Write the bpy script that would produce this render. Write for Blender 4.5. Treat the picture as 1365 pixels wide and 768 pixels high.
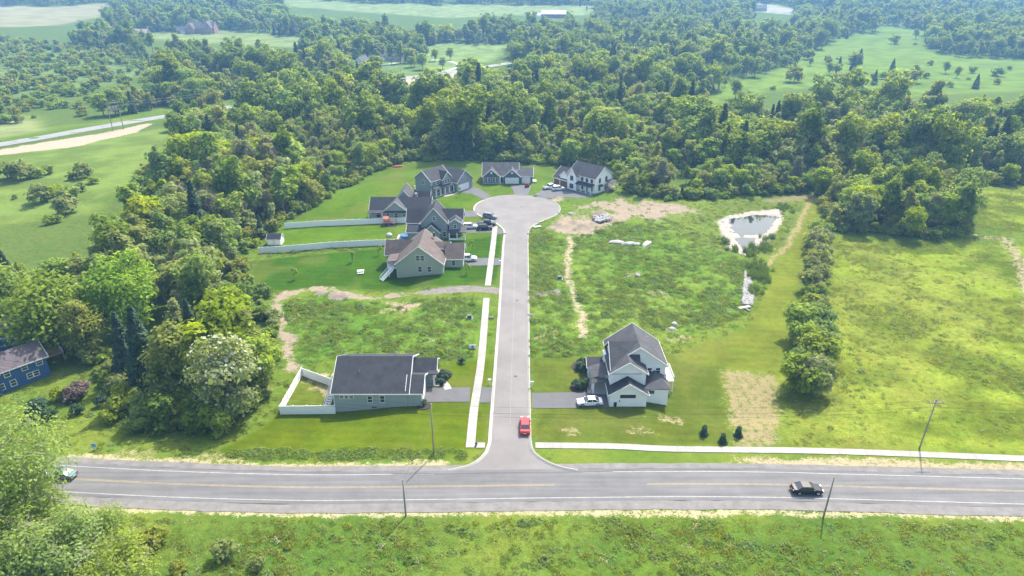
import bpy, bmesh, math, random
import numpy as np
from mathutils import Vector, Matrix
from mathutils.geometry import tessellate_polygon

# ------------------------------------------------------------------ camera, sky, sun, exposure
scene = bpy.context.scene
for o in list(bpy.data.objects):
    bpy.data.objects.remove(o)
C = scene.collection
R = math.radians
cam_d = bpy.data.cameras.new('camera')
cam = bpy.data.objects.new('camera', cam_d)
C.objects.link(cam)
cam.location = (0, 0, 74)
cam.rotation_euler = (R(90 - 25.2), 0, 0)
cam_d.sensor_width = 36
cam_d.lens = 24
cam_d.clip_start = 1
cam_d.clip_end = 6000
scene.camera = cam

SUN_AZ, SUN_EL = R(28), R(53)
world = bpy.data.worlds.new('World')
scene.world = world
world.use_nodes = True
wn = world.node_tree
wn.nodes.clear()
sky = wn.nodes.new('ShaderNodeTexSky')
sky.sky_type = 'NISHITA'
sky.sun_disc = False
sky.sun_elevation = SUN_EL
sky.sun_rotation = SUN_AZ
sky.air_density = 1.5
sky.dust_density = 4.0
bg = wn.nodes.new('ShaderNodeBackground')
bg.inputs[1].default_value = 0.15
wo = wn.nodes.new('ShaderNodeOutputWorld')
wn.links.new(sky.outputs[0], bg.inputs[0])
wn.links.new(bg.outputs[0], wo.inputs[0])
sd = bpy.data.lights.new('sun', 'SUN')
sd.energy = 3.7
sd.angle = R(0.6)
sd.color = (1.0, 0.95, 0.86)
sun = bpy.data.objects.new('sun', sd)
C.objects.link(sun)
sdir = Vector((math.sin(SUN_AZ) * math.cos(SUN_EL), math.cos(SUN_AZ) * math.cos(SUN_EL), math.sin(SUN_EL)))
sun.rotation_euler = sdir.to_track_quat('Z', 'Y').to_euler()
sun.location = (100, 200, 300)
vs = scene.view_settings
vs.view_transform = 'Standard'
vs.look = 'None'
vs.exposure = 1.14
vs.gamma = 1
vs.use_curve_mapping = False
cy = scene.cycles
cy.use_denoising = True
cy.max_bounces = 6
cy.diffuse_bounces = 4
cy.glossy_bounces = 3
cy.transmission_bounces = 4
cy.volume_bounces = 1
cy.use_adaptive_sampling = True
cy.adaptive_threshold = 0.02

RNG = np.random.default_rng(7)
random.seed(7)

# ------------------------------------------------------------------ helpers
def tag(o, label=None, cat=None, group=None, kind=None):
    if label: o['label'] = label
    if cat: o['category'] = cat
    if group: o['group'] = group
    if kind: o['kind'] = kind
    return o

def empty(name, loc, rz=0.0):
    o = bpy.data.objects.new(name, None)
    o.empty_display_size = 0.3
    C.objects.link(o)
    o.location = loc
    o.rotation_euler = (0, 0, rz)
    return o

def link(name, me, parent=None, loc=(0, 0, 0), rz=0.0):
    o = bpy.data.objects.new(name, me)
    C.objects.link(o)
    o.location = loc
    o.rotation_euler = (0, 0, rz)
    if parent: o.parent = parent
    return o

def mesh_np(name, v, f, mats=(), midx=None, smooth=False):
    """v: (n,3) array, f: (m,k) int array with k constant"""
    me = bpy.data.meshes.new(name)
    v = np.asarray(v, dtype=np.float32); f = np.asarray(f, dtype=np.int32)
    m, k = f.shape
    me.vertices.add(len(v)); me.vertices.foreach_set('co', v.ravel())
    me.loops.add(m * k); me.loops.foreach_set('vertex_index', f.ravel())
    me.polygons.add(m)
    me.polygons.foreach_set('loop_start', np.arange(0, m * k, k, dtype=np.int32))
    for mt in mats: me.materials.append(mt)
    if midx is not None: me.polygons.foreach_set('material_index', np.asarray(midx, dtype=np.int32))
    if smooth: me.polygons.foreach_set('use_smooth', np.ones(m, dtype=bool))
    me.update(calc_edges=True)
    me.validate()
    return me

class MB:
    """collects boxes, prisms and tubes for one part"""
    def __init__(s): s.v = []; s.f = []
    def box(s, x0, x1, y0, y1, z0, z1):
        n = len(s.v)
        s.v += [(x0,y0,z0),(x1,y0,z0),(x1,y1,z0),(x0,y1,z0),(x0,y0,z1),(x1,y0,z1),(x1,y1,z1),(x0,y1,z1)]
        s.f += [tuple(n+i for i in q) for q in ((3,2,1,0),(4,5,6,7),(0,1,5,4),(1,2,6,5),(2,3,7,6),(3,0,4,7))]
        return s
    def prism(s, pts, axis, a, b):
        """pts polygon (u,z) extruded along axis from a to b; axis 'x': u=y, axis 'y': u=x, axis 'z': (x,y)"""
        n = len(s.v); k = len(pts)
        for w in (a, b):
            for (u, z) in pts:
                s.v.append({'x': (w, u, z), 'y': (u, w, z), 'z': (u, z, w)}[axis])
        s.f.append(tuple(n + i for i in range(k))); s.f.append(tuple(n + k + i for i in reversed(range(k))))
        for i in range(k):
            j = (i + 1) % k
            s.f.append((n + j, n + i, n + k + i, n + k + j))
        return s
    def poly(s, pts):
        n = len(s.v); s.v += [tuple(p) for p in pts]; s.f.append(tuple(range(n, n + len(pts)))); return s
    def tube(s, pts, rad, sides=6, cap=True):
        pts = [Vector(p) for p in pts]
        rings = []
        for i, p in enumerate(pts):
            d = (pts[min(i+1, len(pts)-1)] - pts[max(i-1, 0)]).normalized()
            a = d.cross(Vector((0, 0, 1)))
            if a.length < 1e-3: a = Vector((1, 0, 0))
            a.normalize(); b = d.cross(a)
            r = rad[i] if hasattr(rad, '__len__') else rad
            n = len(s.v)
            for k in range(sides):
                t = 2 * math.pi * k / sides
                s.v.append(tuple(p + a * (r * math.cos(t)) + b * (r * math.sin(t))))
            rings.append(n)
        for i in range(len(rings) - 1):
            for k in range(sides):
                l = (k + 1) % sides
                s.f.append((rings[i]+k, rings[i]+l, rings[i+1]+l, rings[i+1]+k))
        if cap:
            s.f.append(tuple(rings[0] + k for k in reversed(range(sides))))
            s.f.append(tuple(rings[-1] + k for k in range(sides)))
        return s
    def mesh(s, name, mat, bevel=0.0, smooth=False):
        me = bpy.data.meshes.new(name)
        me.from_pydata(s.v, [], s.f)
        if bevel or True:
            bm = bmesh.new(); bm.from_mesh(me)
            bmesh.ops.recalc_face_normals(bm, faces=bm.faces)
            if bevel:
                bmesh.ops.bevel(bm, geom=list(bm.edges), offset=bevel, segments=1, affect='EDGES')
            bm.to_mesh(me); bm.free()
        if smooth: me.polygons.foreach_set('use_smooth', [True] * len(me.polygons))
        if mat: me.materials.append(mat)
        return me
    def build(s, name, mat, parent=None, loc=(0, 0, 0), rz=0.0, bevel=0.0, smooth=False):
        return link(name, s.mesh(name, mat, bevel, smooth), parent, loc, rz)

def copy_tree(o, parent=None):
    c = o.copy(); C.objects.link(c)
    if parent: c.parent = parent
    for ch in o.children: copy_tree(ch, c)
    return c

# ------------------------------------------------------------------ numpy noise and masks
_perm = np.random.default_rng(3).random((256, 256)).astype(np.float32)
def vnoise(x, y):
    xi = np.floor(x).astype(np.int64); yi = np.floor(y).astype(np.int64)
    fx = x - xi; fy = y - yi
    fx = fx * fx * (3 - 2 * fx); fy = fy * fy * (3 - 2 * fy)
    a = _perm[xi & 255, yi & 255]; b = _perm[(xi+1) & 255, yi & 255]
    c = _perm[xi & 255, (yi+1) & 255]; d = _perm[(xi+1) & 255, (yi+1) & 255]
    return (a * (1-fx) + b * fx) * (1-fy) + (c * (1-fx) + d * fx) * fy
def fbm(x, y, sc, oc=4, off=0.0):
    r = 0; a = 0.5; t = 0
    for i in range(oc):
        k = sc * 2 ** i
        r = r + a * vnoise(x * k + 17.3 * i + off, y * k + 9.1 * i + off * 1.7); t += a; a *= 0.55
    return r / t
def sm(a, b, x):
    t = np.clip((x - a) / (b - a), 0, 1)
    return t * t * (3 - 2 * t)

def seg_dist(x, y, pts, closed):
    p = np.array(pts, dtype=np.float64)
    n = len(p); d = np.full(x.shape, 1e9)
    for i in range(n if closed else n - 1):
        a = p[i]; b = p[(i+1) % n]; e = b - a; L = max(e @ e, 1e-9)
        t = np.clip(((x - a[0]) * e[0] + (y - a[1]) * e[1]) / L, 0, 1)
        d = np.minimum(d, np.hypot(x - a[0] - t * e[0], y - a[1] - t * e[1]))
    return d
def inside(x, y, pts):
    p = np.array(pts, dtype=np.float64); n = len(p); r = np.zeros(x.shape, bool)
    for i in range(n):
        x1, y1 = p[i]; x2, y2 = p[(i+1) % n]
        if y1 == y2: continue
        c = ((y1 > y) != (y2 > y)) & (x < (x2 - x1) * (y - y1) / (y2 - y1) + x1)
        r ^= c
    return r
def pmask(x, y, pts, soft=1.5, warp=0.0, wsc=0.15):
    if warp:
        x, y = x + warp * (fbm(x, y, wsc, 3, 5.0) - .5) * 2, y + warp * (fbm(x, y, wsc, 3, 31.0) - .5) * 2
    p = np.array(pts); m = soft + 1
    out = np.zeros(x.shape)
    s = (x > p[:,0].min()-m) & (x < p[:,0].max()+m) & (y > p[:,1].min()-m) & (y < p[:,1].max()+m)
    if not s.any(): return out
    xs, ys = x[s], y[s]
    d = seg_dist(xs, ys, pts, True); sdv = np.where(inside(xs, ys, pts), d, -d)
    out[s] = np.clip(.5 + sdv / (2 * soft), 0, 1)
    return out
def lmask(x, y, pts, w, soft=0.8, warp=0.0, wsc=0.2):
    if warp:
        x, y = x + warp * (fbm(x, y, wsc, 3, 5.0) - .5) * 2, y + warp * (fbm(x, y, wsc, 3, 31.0) - .5) * 2
    p = np.array(pts); m = w + soft + 1
    out = np.zeros(x.shape)
    s = (x > p[:,0].min()-m) & (x < p[:,0].max()+m) & (y > p[:,1].min()-m) & (y < p[:,1].max()+m)
    if not s.any(): return out
    d = seg_dist(x[s], y[s], pts, False)
    out[s] = np.clip(.5 + (w - d) / (2 * soft), 0, 1)
    return out

def H(x, y):
    x = np.asarray(x, dtype=np.float64); y = np.asarray(y, dtype=np.float64)
    z = -1.3 * sm(18, 34, -x) * sm(90, 102, y) * (1 - sm(215, 240, y))
    z = z - 1.0 * sm(24, 31, x) * sm(98, 104, y) * (1 - sm(118, 132, y)) * (1 - sm(45, 60, x))
    t = np.clip(y - 600, 0, 900)
    return z + 26.0 * (t / 700.0) ** 2
def hz(x, y): return float(H(x, y))
def on(p, dz=0.0): return (p[0], p[1], hz(p[0], p[1]) + dz)

# ------------------------------------------------------------------ materials
def nodes_of(name):
    m = bpy.data.materials.new(name); m.use_nodes = True
    nt = m.node_tree; nt.nodes.clear()
    out = nt.nodes.new('ShaderNodeOutputMaterial')
    return m, nt, out
def N(nt, kind, **kw):
    n = nt.nodes.new(kind)
    for k, v in kw.items(): setattr(n, k, v)
    return n
def noise(nt, vec, scale, detail=3, rough=.6):
    n = N(nt, 'ShaderNodeTexNoise'); n.inputs['Scale'].default_value = scale
    n.inputs['Detail'].default_value = detail; n.inputs['Roughness'].default_value = rough
    nt.links.new(vec, n.inputs['Vector'])
    return n.outputs['Fac']
def maprange(nt, v, a, b, c, d):
    n = N(nt, 'ShaderNodeMapRange'); nt.links.new(v, n.inputs[0])
    for i, q in enumerate((a, b, c, d)): n.inputs[i+1].default_value = q
    return n.outputs[0]
def math_(nt, op, a, b):
    n = N(nt, 'ShaderNodeMath', operation=op)
    for i, q in enumerate((a, b)):
        if isinstance(q, (int, float)): n.inputs[i].default_value = q
        else: nt.links.new(q, n.inputs[i])
    return n.outputs[0]
def mixc(nt, f, a, b, blend='MIX'):
    n = N(nt, 'ShaderNodeMix', data_type='RGBA', blend_type=blend)
    for s, q in ((n.inputs[0], f), (n.inputs[6], a), (n.inputs[7], b)):
        if isinstance(q, (int, float)): s.default_value = q
        elif isinstance(q, tuple): s.default_value = (*q[:3], 1)
        else: nt.links.new(q, s)
    return n.outputs[2]

_mats = {}
def M(name, col, rough=.75, var=.12, scale=1.2, fine=25, bump=0.0, metallic=0, spec=.4, coords='Object', streak=None):
    """plain painted / mineral surface: two scales of colour variation, a little relief"""
    if name in _mats: return _mats[name]
    m, nt, out = nodes_of(name)
    p = N(nt, 'ShaderNodeBsdfPrincipled')
    tc = N(nt, 'ShaderNodeTexCoord'); vec = tc.outputs[coords]
    a = noise(nt, vec, scale, 4); b = noise(nt, vec, fine, 2)
    s = math_(nt, 'ADD', math_(nt, 'MULTIPLY', a, .65), math_(nt, 'MULTIPLY', b, .35))
    f = maprange(nt, s, .3, .7, 0, 1)
    lo = tuple(c * (1 - var) for c in col); hi = tuple(min(1, c * (1 + var)) for c in col)
    c = mixc(nt, f, lo, hi)
    if streak:   # horizontal courses (siding, shingles): fine relief only
        w = N(nt, 'ShaderNodeTexWave', wave_type='BANDS', bands_direction='Z', wave_profile='SAW')
        w.inputs['Scale'].default_value = streak
        nt.links.new(vec, w.inputs['Vector'])
        bn = N(nt, 'ShaderNodeBump'); bn.inputs['Strength'].default_value = .5; bn.inputs['Distance'].default_value = .02
        nt.links.new(w.outputs['Fac'], bn.inputs['Height']); nt.links.new(bn.outputs[0], p.inputs['Normal'])
    elif bump:
        bn = N(nt, 'ShaderNodeBump'); bn.inputs['Strength'].default_value = bump; bn.inputs['Distance'].default_value = .05
        nt.links.new(s, bn.inputs['Height']); nt.links.new(bn.outputs[0], p.inputs['Normal'])
    nt.links.new(c, p.inputs['Base Color'])
    p.inputs['Roughness'].default_value = rough
    p.inputs['Metallic'].default_value = metallic
    p.inputs['Specular IOR Level'].default_value = spec
    nt.links.new(p.outputs[0], out.inputs[0])
    _mats[name] = m
    return m

def leaf_mat(name, c1, c2, trans=.52, gloss=.008):
    m, nt, out = nodes_of(name)
    oi = N(nt, 'ShaderNodeObjectInfo'); ge = N(nt, 'ShaderNodeNewGeometry')
    tc = N(nt, 'ShaderNodeTexCoord')
    n = noise(nt, tc.outputs['Object'], .35, 2)
    f = math_(nt, 'ADD', math_(nt, 'MULTIPLY', oi.outputs['Random'], .65), math_(nt, 'MULTIPLY', maprange(nt, n, .3, .7, 0, 1), .35))
    c = mixc(nt, f, c1, c2)
    v = maprange(nt, ge.outputs['Random Per Island'], 0, 1, .75, 1.25)
    hs = N(nt, 'ShaderNodeHueSaturation'); nt.links.new(c, hs.inputs['Color']); nt.links.new(v, hs.inputs['Value'])
    r2 = math_(nt, 'FRACT', math_(nt, 'MULTIPLY', oi.outputs['Random'], 7.31), 0.0)
    nt.links.new(maprange(nt, r2, 0, 1, .482, .512), hs.inputs['Hue'])
    nt.links.new(maprange(nt, r2, 0, 1, 1.1, .82), hs.inputs['Saturation'])
    d = N(nt, 'ShaderNodeBsdfDiffuse'); t = N(nt, 'ShaderNodeBsdfTranslucent'); g = N(nt, 'ShaderNodeBsdfGlossy')
    g.inputs['Roughness'].default_value = .5
    nt.links.new(hs.outputs[0], d.inputs[0])
    tcx = mixc(nt, 1.0, hs.outputs[0], (1.3, 1.2, .55), 'MULTIPLY'); nt.links.new(tcx, t.inputs[0])
    mx = N(nt, 'ShaderNodeMixShader'); mx.inputs[0].default_value = trans
    nt.links.new(d.outputs[0], mx.inputs[1]); nt.links.new(t.outputs[0], mx.inputs[2])
    m2 = N(nt, 'ShaderNodeMixShader'); m2.inputs[0].default_value = gloss
    nt.links.new(mx.outputs[0], m2.inputs[1]); nt.links.new(g.outputs[0], m2.inputs[2])
    nt.links.new(m2.outputs[0], out.inputs[0])
    return m

WHITE = M('white_trim', (.7, .7, .69), .5, .04)
VINYL = M('white_vinyl', (.8, .8, .8), .45, .05, .6, 6)
CONC = M('pale_concrete', (.32, .303, .28), .9, .1, .5, 9, .2)
ASPH = M('worn_asphalt', (.17, .168, .172), .88, .2, .22, 14, .3)
DRIVE = M('driveway_asphalt', (.095, .095, .101), .9, .16, .5, 18, .3)
STREET = M('pale_street_asphalt', (.165, .154, .148), .9, .22, .16, 10, .25)
GLASS = M('dark_glass', (.035, .042, .05), .08, .1, spec=.8)
SHING_D = M('charcoal_shingles', (.024, .026, .035), .82, .5, .6, 3.2, streak=4)
SHING_G = M('grey_shingles', (.054, .055, .063), .82, .45, .6, 3.2, streak=4)
SHING_B = M('brown_shingles', (.1, .077, .068), .82, .45, .6, 3.2, streak=4)
SHING_P = M('weathered_purple_shingles', (.105, .085, .095), .85, .4, .5, 4, streak=4)
S_GREY = M('grey_green_siding', (.3, .34, .345), .6, .06, .5, 8, streak=5)
S_WHITE = M('white_siding', (.84, .84, .84), .55, .05, .5, 8, streak=5)
S_OLIVE = M('sage_siding', (.34, .37, .29), .6, .06, .5, 8, streak=5)
S_BLUEG = M('slate_grey_siding', (.22, .25, .27), .6, .07, .5, 8, streak=5)
S_SLATE = M('slate_blue_siding', (.075, .1, .135), .6, .08, .5, 8, streak=5)
S_BLUE = M('blue_siding', (.035, .1, .25), .55, .08, .5, 8, streak=5)
BRICKM = M('reddish_brick', (.3, .17, .14), .85, .2, .6, 5)
STONEM = M('grey_stone_veneer', (.3, .28, .26), .9, .3, 2, 5, .5)
GDOOR = M('white_garage_door', (.7, .71, .72), .5, .04)
BDOOR = M('brown_garage_door', (.2, .085, .045), .55, .15)
WOODM = M('weathered_wood', (.3, .22, .15), .85, .25, 1, 10, .3)
POLEW = M('grey_pole_wood', (.27, .24, .21), .9, .25, 1.5, 12, .4)
DARKM = M('dark_metal', (.03, .03, .033), .45, .1)
GREYM = M('grey_metal', (.35, .36, .37), .45, .1, metallic=.4)
MULCH = M('dark_mulch', (.035, .027, .024), .95, .3, 2, 12, .6)
BARK = M('tree_bark', (.12, .1, .08), .95, .3, 1, 8, .4)
PAINTW = M('road_paint_white', (.29, .29, .285), .7, .35, 1.2, 9)
PAINTY = M('road_paint_yellow', (.27, .21, .11), .7, .35, 1.2, 9)
STONE = M('pale_stone', (.31, .3, .285), .9, .2, .8, 6, .5)
TYRE = M('tyre_rubber', (.02, .02, .02), .85, .1)
RIM = M('wheel_alloy', (.5, .5, .52), .3, .05, metallic=.8)
REDL = M('tail_light', (.45, .02, .02), .25, .05)
HEADL = M('head_light', (.75, .77, .8), .15, .05)

# ------------------------------------------------------------------ ground layout (metres)
LAWN_A = [(-50.4,92.7),(-44.4,103.1),(-43.6,106.6),(-44.1,120.7),(-37.0,117.8),(-15.8,119.7),(-5.1,122.7),(-4.3,122.7),(-4.0,92.9),(-7.6,92.3),(-10.3,90.7),(-49.5,90.5)]
YARD_A = [(-43.0,118.9),(-36.7,119.2),(-32.9,105.2),(-43.1,105.0)]
LAWN_B = [(4.0,123.0),(16.1,123.3),(32.0,128.0),(35.0,123.2),(43.3,120.6),(37.6,94.1),(4.0,94.5)]
STRIP_B = [(42.6,120.3),(54.5,117.4),(45.8,93.7),(37.5,93.7)]
LAWN_C = [(-72.4,178.5),(-40.5,187.6),(-9.8,196.1),(-3.1,196.1),(-3.6,159.1),(-23.5,158.0),(-41.1,159.1),(-47.5,161.4),(-67.2,156.4),(-71.2,166.6)]
LAWN_DE = [(-74.3,190.6),(-73.3,208.4),(-64.9,234.3),(-48.8,267.3),(-23.2,248.6),(-11.3,233.8),(-12.6,215.8),(-3.3,196.1),(-9.6,192.3),(-40.5,187.6)]
LAWN_BACK = [(-64.9,234.3),(-54.8,267.3),(-38.6,282.5),(-13.5,285.0),(16.2,276.5),(16.8,249.6),(4.7,233.8),(-6.0,235.6),(-19.6,237.3),(-46.8,254.6)]
WEEDS_L = [(-56.8,152.1),(-46.3,156.4),(-30.1,150.9),(-5.1,152.0),(-5.2,122.7),(-16.0,122.1),(-38.6,124.8),(-44.6,120.7),(-50.6,133.9)]
WEEDS_R = [(5.4,197.4),(17.5,192.3),(27.9,204.1),(48.3,211.3),(62.7,192.3),(66.7,176.5),(52.7,140.5),(35.9,131.0),(24.9,135.0),(16.2,123.9),(4.0,123.6)]
SCRUB_N = [(-50.4,77.2),(-29.2,77.2),(-6.9,75.7),(12.6,72.8),(11.5,63.8),(-51.6,62.6)]
MEADOW_R = [(97.3,194.2),(135.7,189.8),(154.7,182.1),(90.0,91.3),(46.2,93.2),(54.7,116.8),(69.9,131.6)]
MEADOW_NE = [(168.8,240.1),(205.0,244.7),(169.3,196.1),(143.3,200.0)]
MOWN_R = [(108.5,235.6),(89.7,204.1),(76.1,179.2),(52.8,135.0),(35.6,125.8),(34.9,122.7),(43.3,120.6),(54.3,117.7),(63.7,138.6),(87.3,185.0),(114.7,233.8)]
BASIN = [(48.3,211.3),(70.1,228.6),(98.2,233.8),(100.6,222.8),(81.4,185.0),(66.7,176.5),(56.3,185.0)]
VERGE_N = [(-70.5,79.1),(-48.8,78.6),(-31.7,78.1),(-18.2,78.0),(2.0,78.1),(24.5,78.3),(52.4,78.0),(82.2,77.2)]
VERGE_F1 = [(-74.2,91.1),(-65.0,90.3),(-47.2,89.2),(-32.2,88.6),(-20.0,88.8),(-11.4,89.4)]
VERGE_F2 = [(10.9,90.1),(29.5,90.1),(51.6,89.4),(89.9,87.7)]
TRACK_L = [(-2.9,155.9),(-12.7,156.8),(-21.6,155.0),(-30.8,154.0),(-37.2,153.8),(-42.6,156.4),(-46.6,159.6),(-52.7,159.1),(-57.4,156.0),(-58.3,150.9),(-55.0,141.1),(-50.7,135.3),(-47.3,126.7),(-44.9,120.7)]
TRACK_L_BARE = [(-34.1,152.6),(-21.4,148.6),(-22.0,145.9),(-25.7,143.5),(-31.3,149.5)]
TRACK_R = [(17.8,193.5),(15.4,173.3),(14.9,158.6),(15.7,145.1),(16.5,139.4),(16.0,132.3)]
SPUR_R = [(4.8,152.9),(11.2,155.0)]
DIRT_H = [(11.9,228.6),(20.2,238.2),(31.2,232.0),(39.3,242.8),(47.7,235.6),(57.5,225.3),(60.4,215.8),(46.9,204.1),(41.7,215.8),(35.3,209.1),(27.4,200.0),(24.5,194.8),(15.5,196.1),(6.0,201.4),(12.6,206.9),(17.4,217.3),(17.5,225.3)]
TRAIL_R = [(109.2,237.3),(94.8,211.3),(81.8,187.9),(73.2,176.0),(68.4,170.2)]
BROWN_N = [(86.3,230.3),(110.3,237.3),(105.2,228.6),(89.9,225.3)]
POND_BANK = [(65.8,209.1),(72.1,214.6),(81.1,218.1),(90.1,220.8),(88.4,209.8),(78.9,194.2),(73.8,183.8),(66.3,179.8),(62.2,184.4),(63.5,196.1)]
POND_DEEP = [(71.4,209.8),(80.4,213.5),(86.3,213.5),(79.7,202.1),(76.5,197.4),(70.7,196.4),(69.6,201.4)]
POND_LOW = [(68.5,193.5),(72.9,192.6),(68.3,185.0)]
CHANNEL = [(62.7,168.2),(59.5,159.1),(55.8,148.3),(58.1,147.5),(61.5,156.4),(62.7,163.8)]
FIELDS = [   # (outline, colour, bare amount)
 ([(-931.6,1237.1),(-731.7,1155.0),(-657.4,1216.2),(-591.8,1067.7),(-577.4,935.0),(-616.9,918.5),(-696.1,910.4)], (.25,.24,.13)),
 ([(-470.6,855.6),(-387.8,848.0),(-349.6,886.5),(-216.9,797.2),(-212.9,718.0),(-295.8,743.3),(-394.6,797.2)], (.17,.22,.075)),
 ([(-438.0,1323.3),(-250.0,1216.2),(-75.9,1195.5),(140.4,1175.1),(107.6,1058.4),(50.5,1039.9),(8.1,1058.4),(-86.3,1021.7),(-226.5,1096.2),(-346.6,1165.0)], (.18,.235,.085)),
 ([(-93.1,763.0),(-33.1,749.8),(5.9,756.4),(-17.8,616.7),(-38.0,596.8),(-47.4,543.5),(-67.5,569.0),(-85.9,670.5)], (.16,.23,.07)),
 ([(-144.3,648.3),(-74.7,578.0),(-74.6,491.7),(-99.3,527.7),(-127.6,569.0)], (.12,.19,.055)),
 ([(138.9,451.3),(214.7,569.0),(306.1,730.5),(413.1,855.6),(479.1,926.7),(500.4,886.5),(394.4,682.0),(412.8,637.5),(485.3,627.0),(362.9,460.0),(303.8,460.0),(264.8,442.8),(241.0,442.8),(223.8,491.7),(190.3,472.2),(159.2,454.1)], (.125,.195,.035)),
 ([(97.4,364.0),(122.8,437.3),(164.2,520.1),(179.4,512.7),(147.1,454.1),(123.7,416.6),(105.8,371.9)], (.125,.195,.035)),
 ([(246.6,411.7),(257.3,411.7),(223.9,356.4),(216.4,352.8)], (.18,.22,.06)),
 ([(404.3,1216.2),(443.4,1135.1),(408.4,1058.4),(349.7,1115.5)], (.3,.3,.24)),
 ([(-240.8,291.3),(-208.5,302.0),(-182.9,338.7),(-173.5,349.1),(-149.3,307.6),(-143.9,265.1),(-139.9,234.3),(-142.4,219.3),(-165.0,207.7),(-174.4,200.8)], (.13,.19,.04)),
 ([(-290.2,358.3),(-267.8,384.4),(-233.0,338.7),(-252.8,307.6)], (.2,.24,.09)),
 ([(-650.6,848.0),(-473.5,730.5),(-393.7,682.0),(-277.7,569.0),(-280.1,466.1),(-329.6,411.7)], (.12,.18,.055)),
]
VERGE_FAR = [[(-236.2,293.9),(-229.5,303.4),(-217.8,317.1),(-202.9,334.5),(-189.0,364.0),(-185.1,338.7),(-198.3,307.6),(-222.2,292.6)], [(-84.2,520.1),(-42.6,556.0),(-44.8,498.5),(-73.7,485.1)]]
FAR_ROAD = [(-249.2,293.9),(-235.3,311.9),(-224.1,327.2),(-212.8,345.6),(-192.1,373.9),(-175.5,393.1),(-157.3,414.1),(-136.5,451.3),(-110.5,488.4),(-78.6,520.1),(-42.6,556.0),(-1.6,606.7)]
WOOD = [(230.4,248.6),(192.3,248.6),(173.7,247.6),(159.9,226.9),(139.9,196.1),(124.5,189.8),(114.5,196.7),(98.4,196.7),(103.7,215.0),(110.7,241.0),(96.1,235.6),(67.9,230.3),(54.4,228.6),(42.1,237.3),(41.0,254.6),(38.6,269.6),(11.7,277.7),(-13.5,283.7),(-45.1,283.7),(-54.8,267.3),(-59.9,248.6),(-68.2,226.0),(-74.3,209.9),(-76.7,193.1),(-76.2,179.6),(-68.7,159.6),(-59.0,152.1),(-54.0,137.4),(-49.9,121.2),(-48.1,110.8),(-50.6,105.0),(-55.7,100.3),(-62.4,100.3),(-72.4,106.6),(-80.7,114.2),(-88.8,122.7),(-96.8,128.9),(-104.8,133.9),(-119.3,140.3),(-132.8,137.4)] + [(-1100.0, 150.0), (-1100.0, 1480.0), (1100.0, 1480.0), (1100.0, 300.0)]
ROAD_VIEW = [[(-164.4,384.4),(-152.2,404.5),(-159.9,426.7),(-174.2,409.3)], [(-235.2,292.6),(-203.4,328.8),(-180.4,367.9),(-193.7,397.6),(-225.3,367.9),(-260.1,327.2)], [(-84.2,520.1),(-70.5,543.5),(-41.7,560.3),(-44.3,505.6),(-71.5,488.4)]]
OPEN_EXTRA = [[(-241.9,302.0),(-208.9,338.7),(-154.8,406.9),(-104.0,481.8),(-42.0,547.6),(-44.2,578.0),(-116.5,516.4),(-164.5,434.6),(-203.2,397.6),(-222.0,362.1),(-260.1,327.2)], [(-157.7,388.7),(-149.2,416.6),(-132.1,393.1),(-138.5,360.2)]]
SCRUBS = [[(-678.6,886.5),(-458.1,743.3),(-280.1,601.7),(-245.3,437.3),(-253.7,388.7),(-312.7,388.7)], [(-339.9,466.1),(-268.5,472.2),(-214.2,411.7),(-233.3,367.9),(-263.0,352.8)]]

# street outline, outer kerb face (left side going away, bulb, right side coming back)
ST_L = [(-10.4,87.8),(-8.0,88.6),(-6.0,90.0),(-4.6,92.3),(-4.2,94.5),(-4.1,100.0),(-3.7,122.1),(-3.3,148.3),(-2.9,185.0),(-2.6,195.4),(-3.0,200.0),(-4.6,204.1),(-7.2,208.4)]
ST_R = [(8.8,206.2),(6.1,201.7),(5.2,196.7),(4.8,185.0),(4.2,148.3),(3.7,122.1),(3.4,100.0),(3.4,94.9),(3.9,92.2),(6.0,89.8),(8.6,88.4),(10.7,87.8)]
BULB = [(1.65 + 14.8 * math.cos(a), 220.7 + 14.8 * math.sin(a)) for a in np.radians(np.linspace(216, -34, 40))]
OUTL = ST_L + BULB + ST_R
MAIN = [(-105.0,90.5),(-90.6,87.9),(-79.9,86.5),(-68.1,85.5),(-52.1,84.4),(-33.3,83.7),(-19.2,83.8),(-6.2,84.0),(2.9,84.2),(25.8,84.5),(43.0,84.3),(50.4,84.0),(65.5,83.4),(79.8,82.8),(95.1,82.1)]

DRV = {
 'A': [(-17.2,111.6),(-8.1,111.9),(-8.0,107.0),(-16.8,106.9)],
 'A2': [(-6.8,111.9),(-3.6,112.0),(-3.7,106.7),(-6.8,106.7)],
 'B': [(3.8,109.9),(18.7,110.4),(18.0,105.2),(3.7,104.8)],
 'C': [(-16.1,176.5),(-6.4,177.1),(-6.7,171.7),(-15.9,171.5)],
 'C2': [(-4.9,176.8),(-3.2,176.8),(-3.2,172.0),(-5.0,171.7)],
 'D': [(-17.1,206.2),(-5.4,206.9),(-5.9,197.4),(-16.5,196.7)],
 'D2': [(-4.7,202.8),(-3.1,199.4),(-2.6,196.4),(-4.8,195.8)],
 'E': [(-19.8,218.2),(-12.2,218.1),(-10.9,212.0),(-19.2,211.3)],
 'G': [(-0.7,247.6),(7.4,247.6),(5.8,235.1),(1.2,235.1)],
}
DRV_POLY = {
 'F': [(-20.0,239.2),(-15.6,247.1),(-11.7,242.8),(-7.4,234.2),(-9.9,230.3),(-14.2,236.4)],
 'H': [(7.9,235.6),(16.4,251.6),(23.9,240.1),(29.5,233.3),(23.2,232.0),(16.7,233.8),(13.1,231.2)],
}

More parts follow.
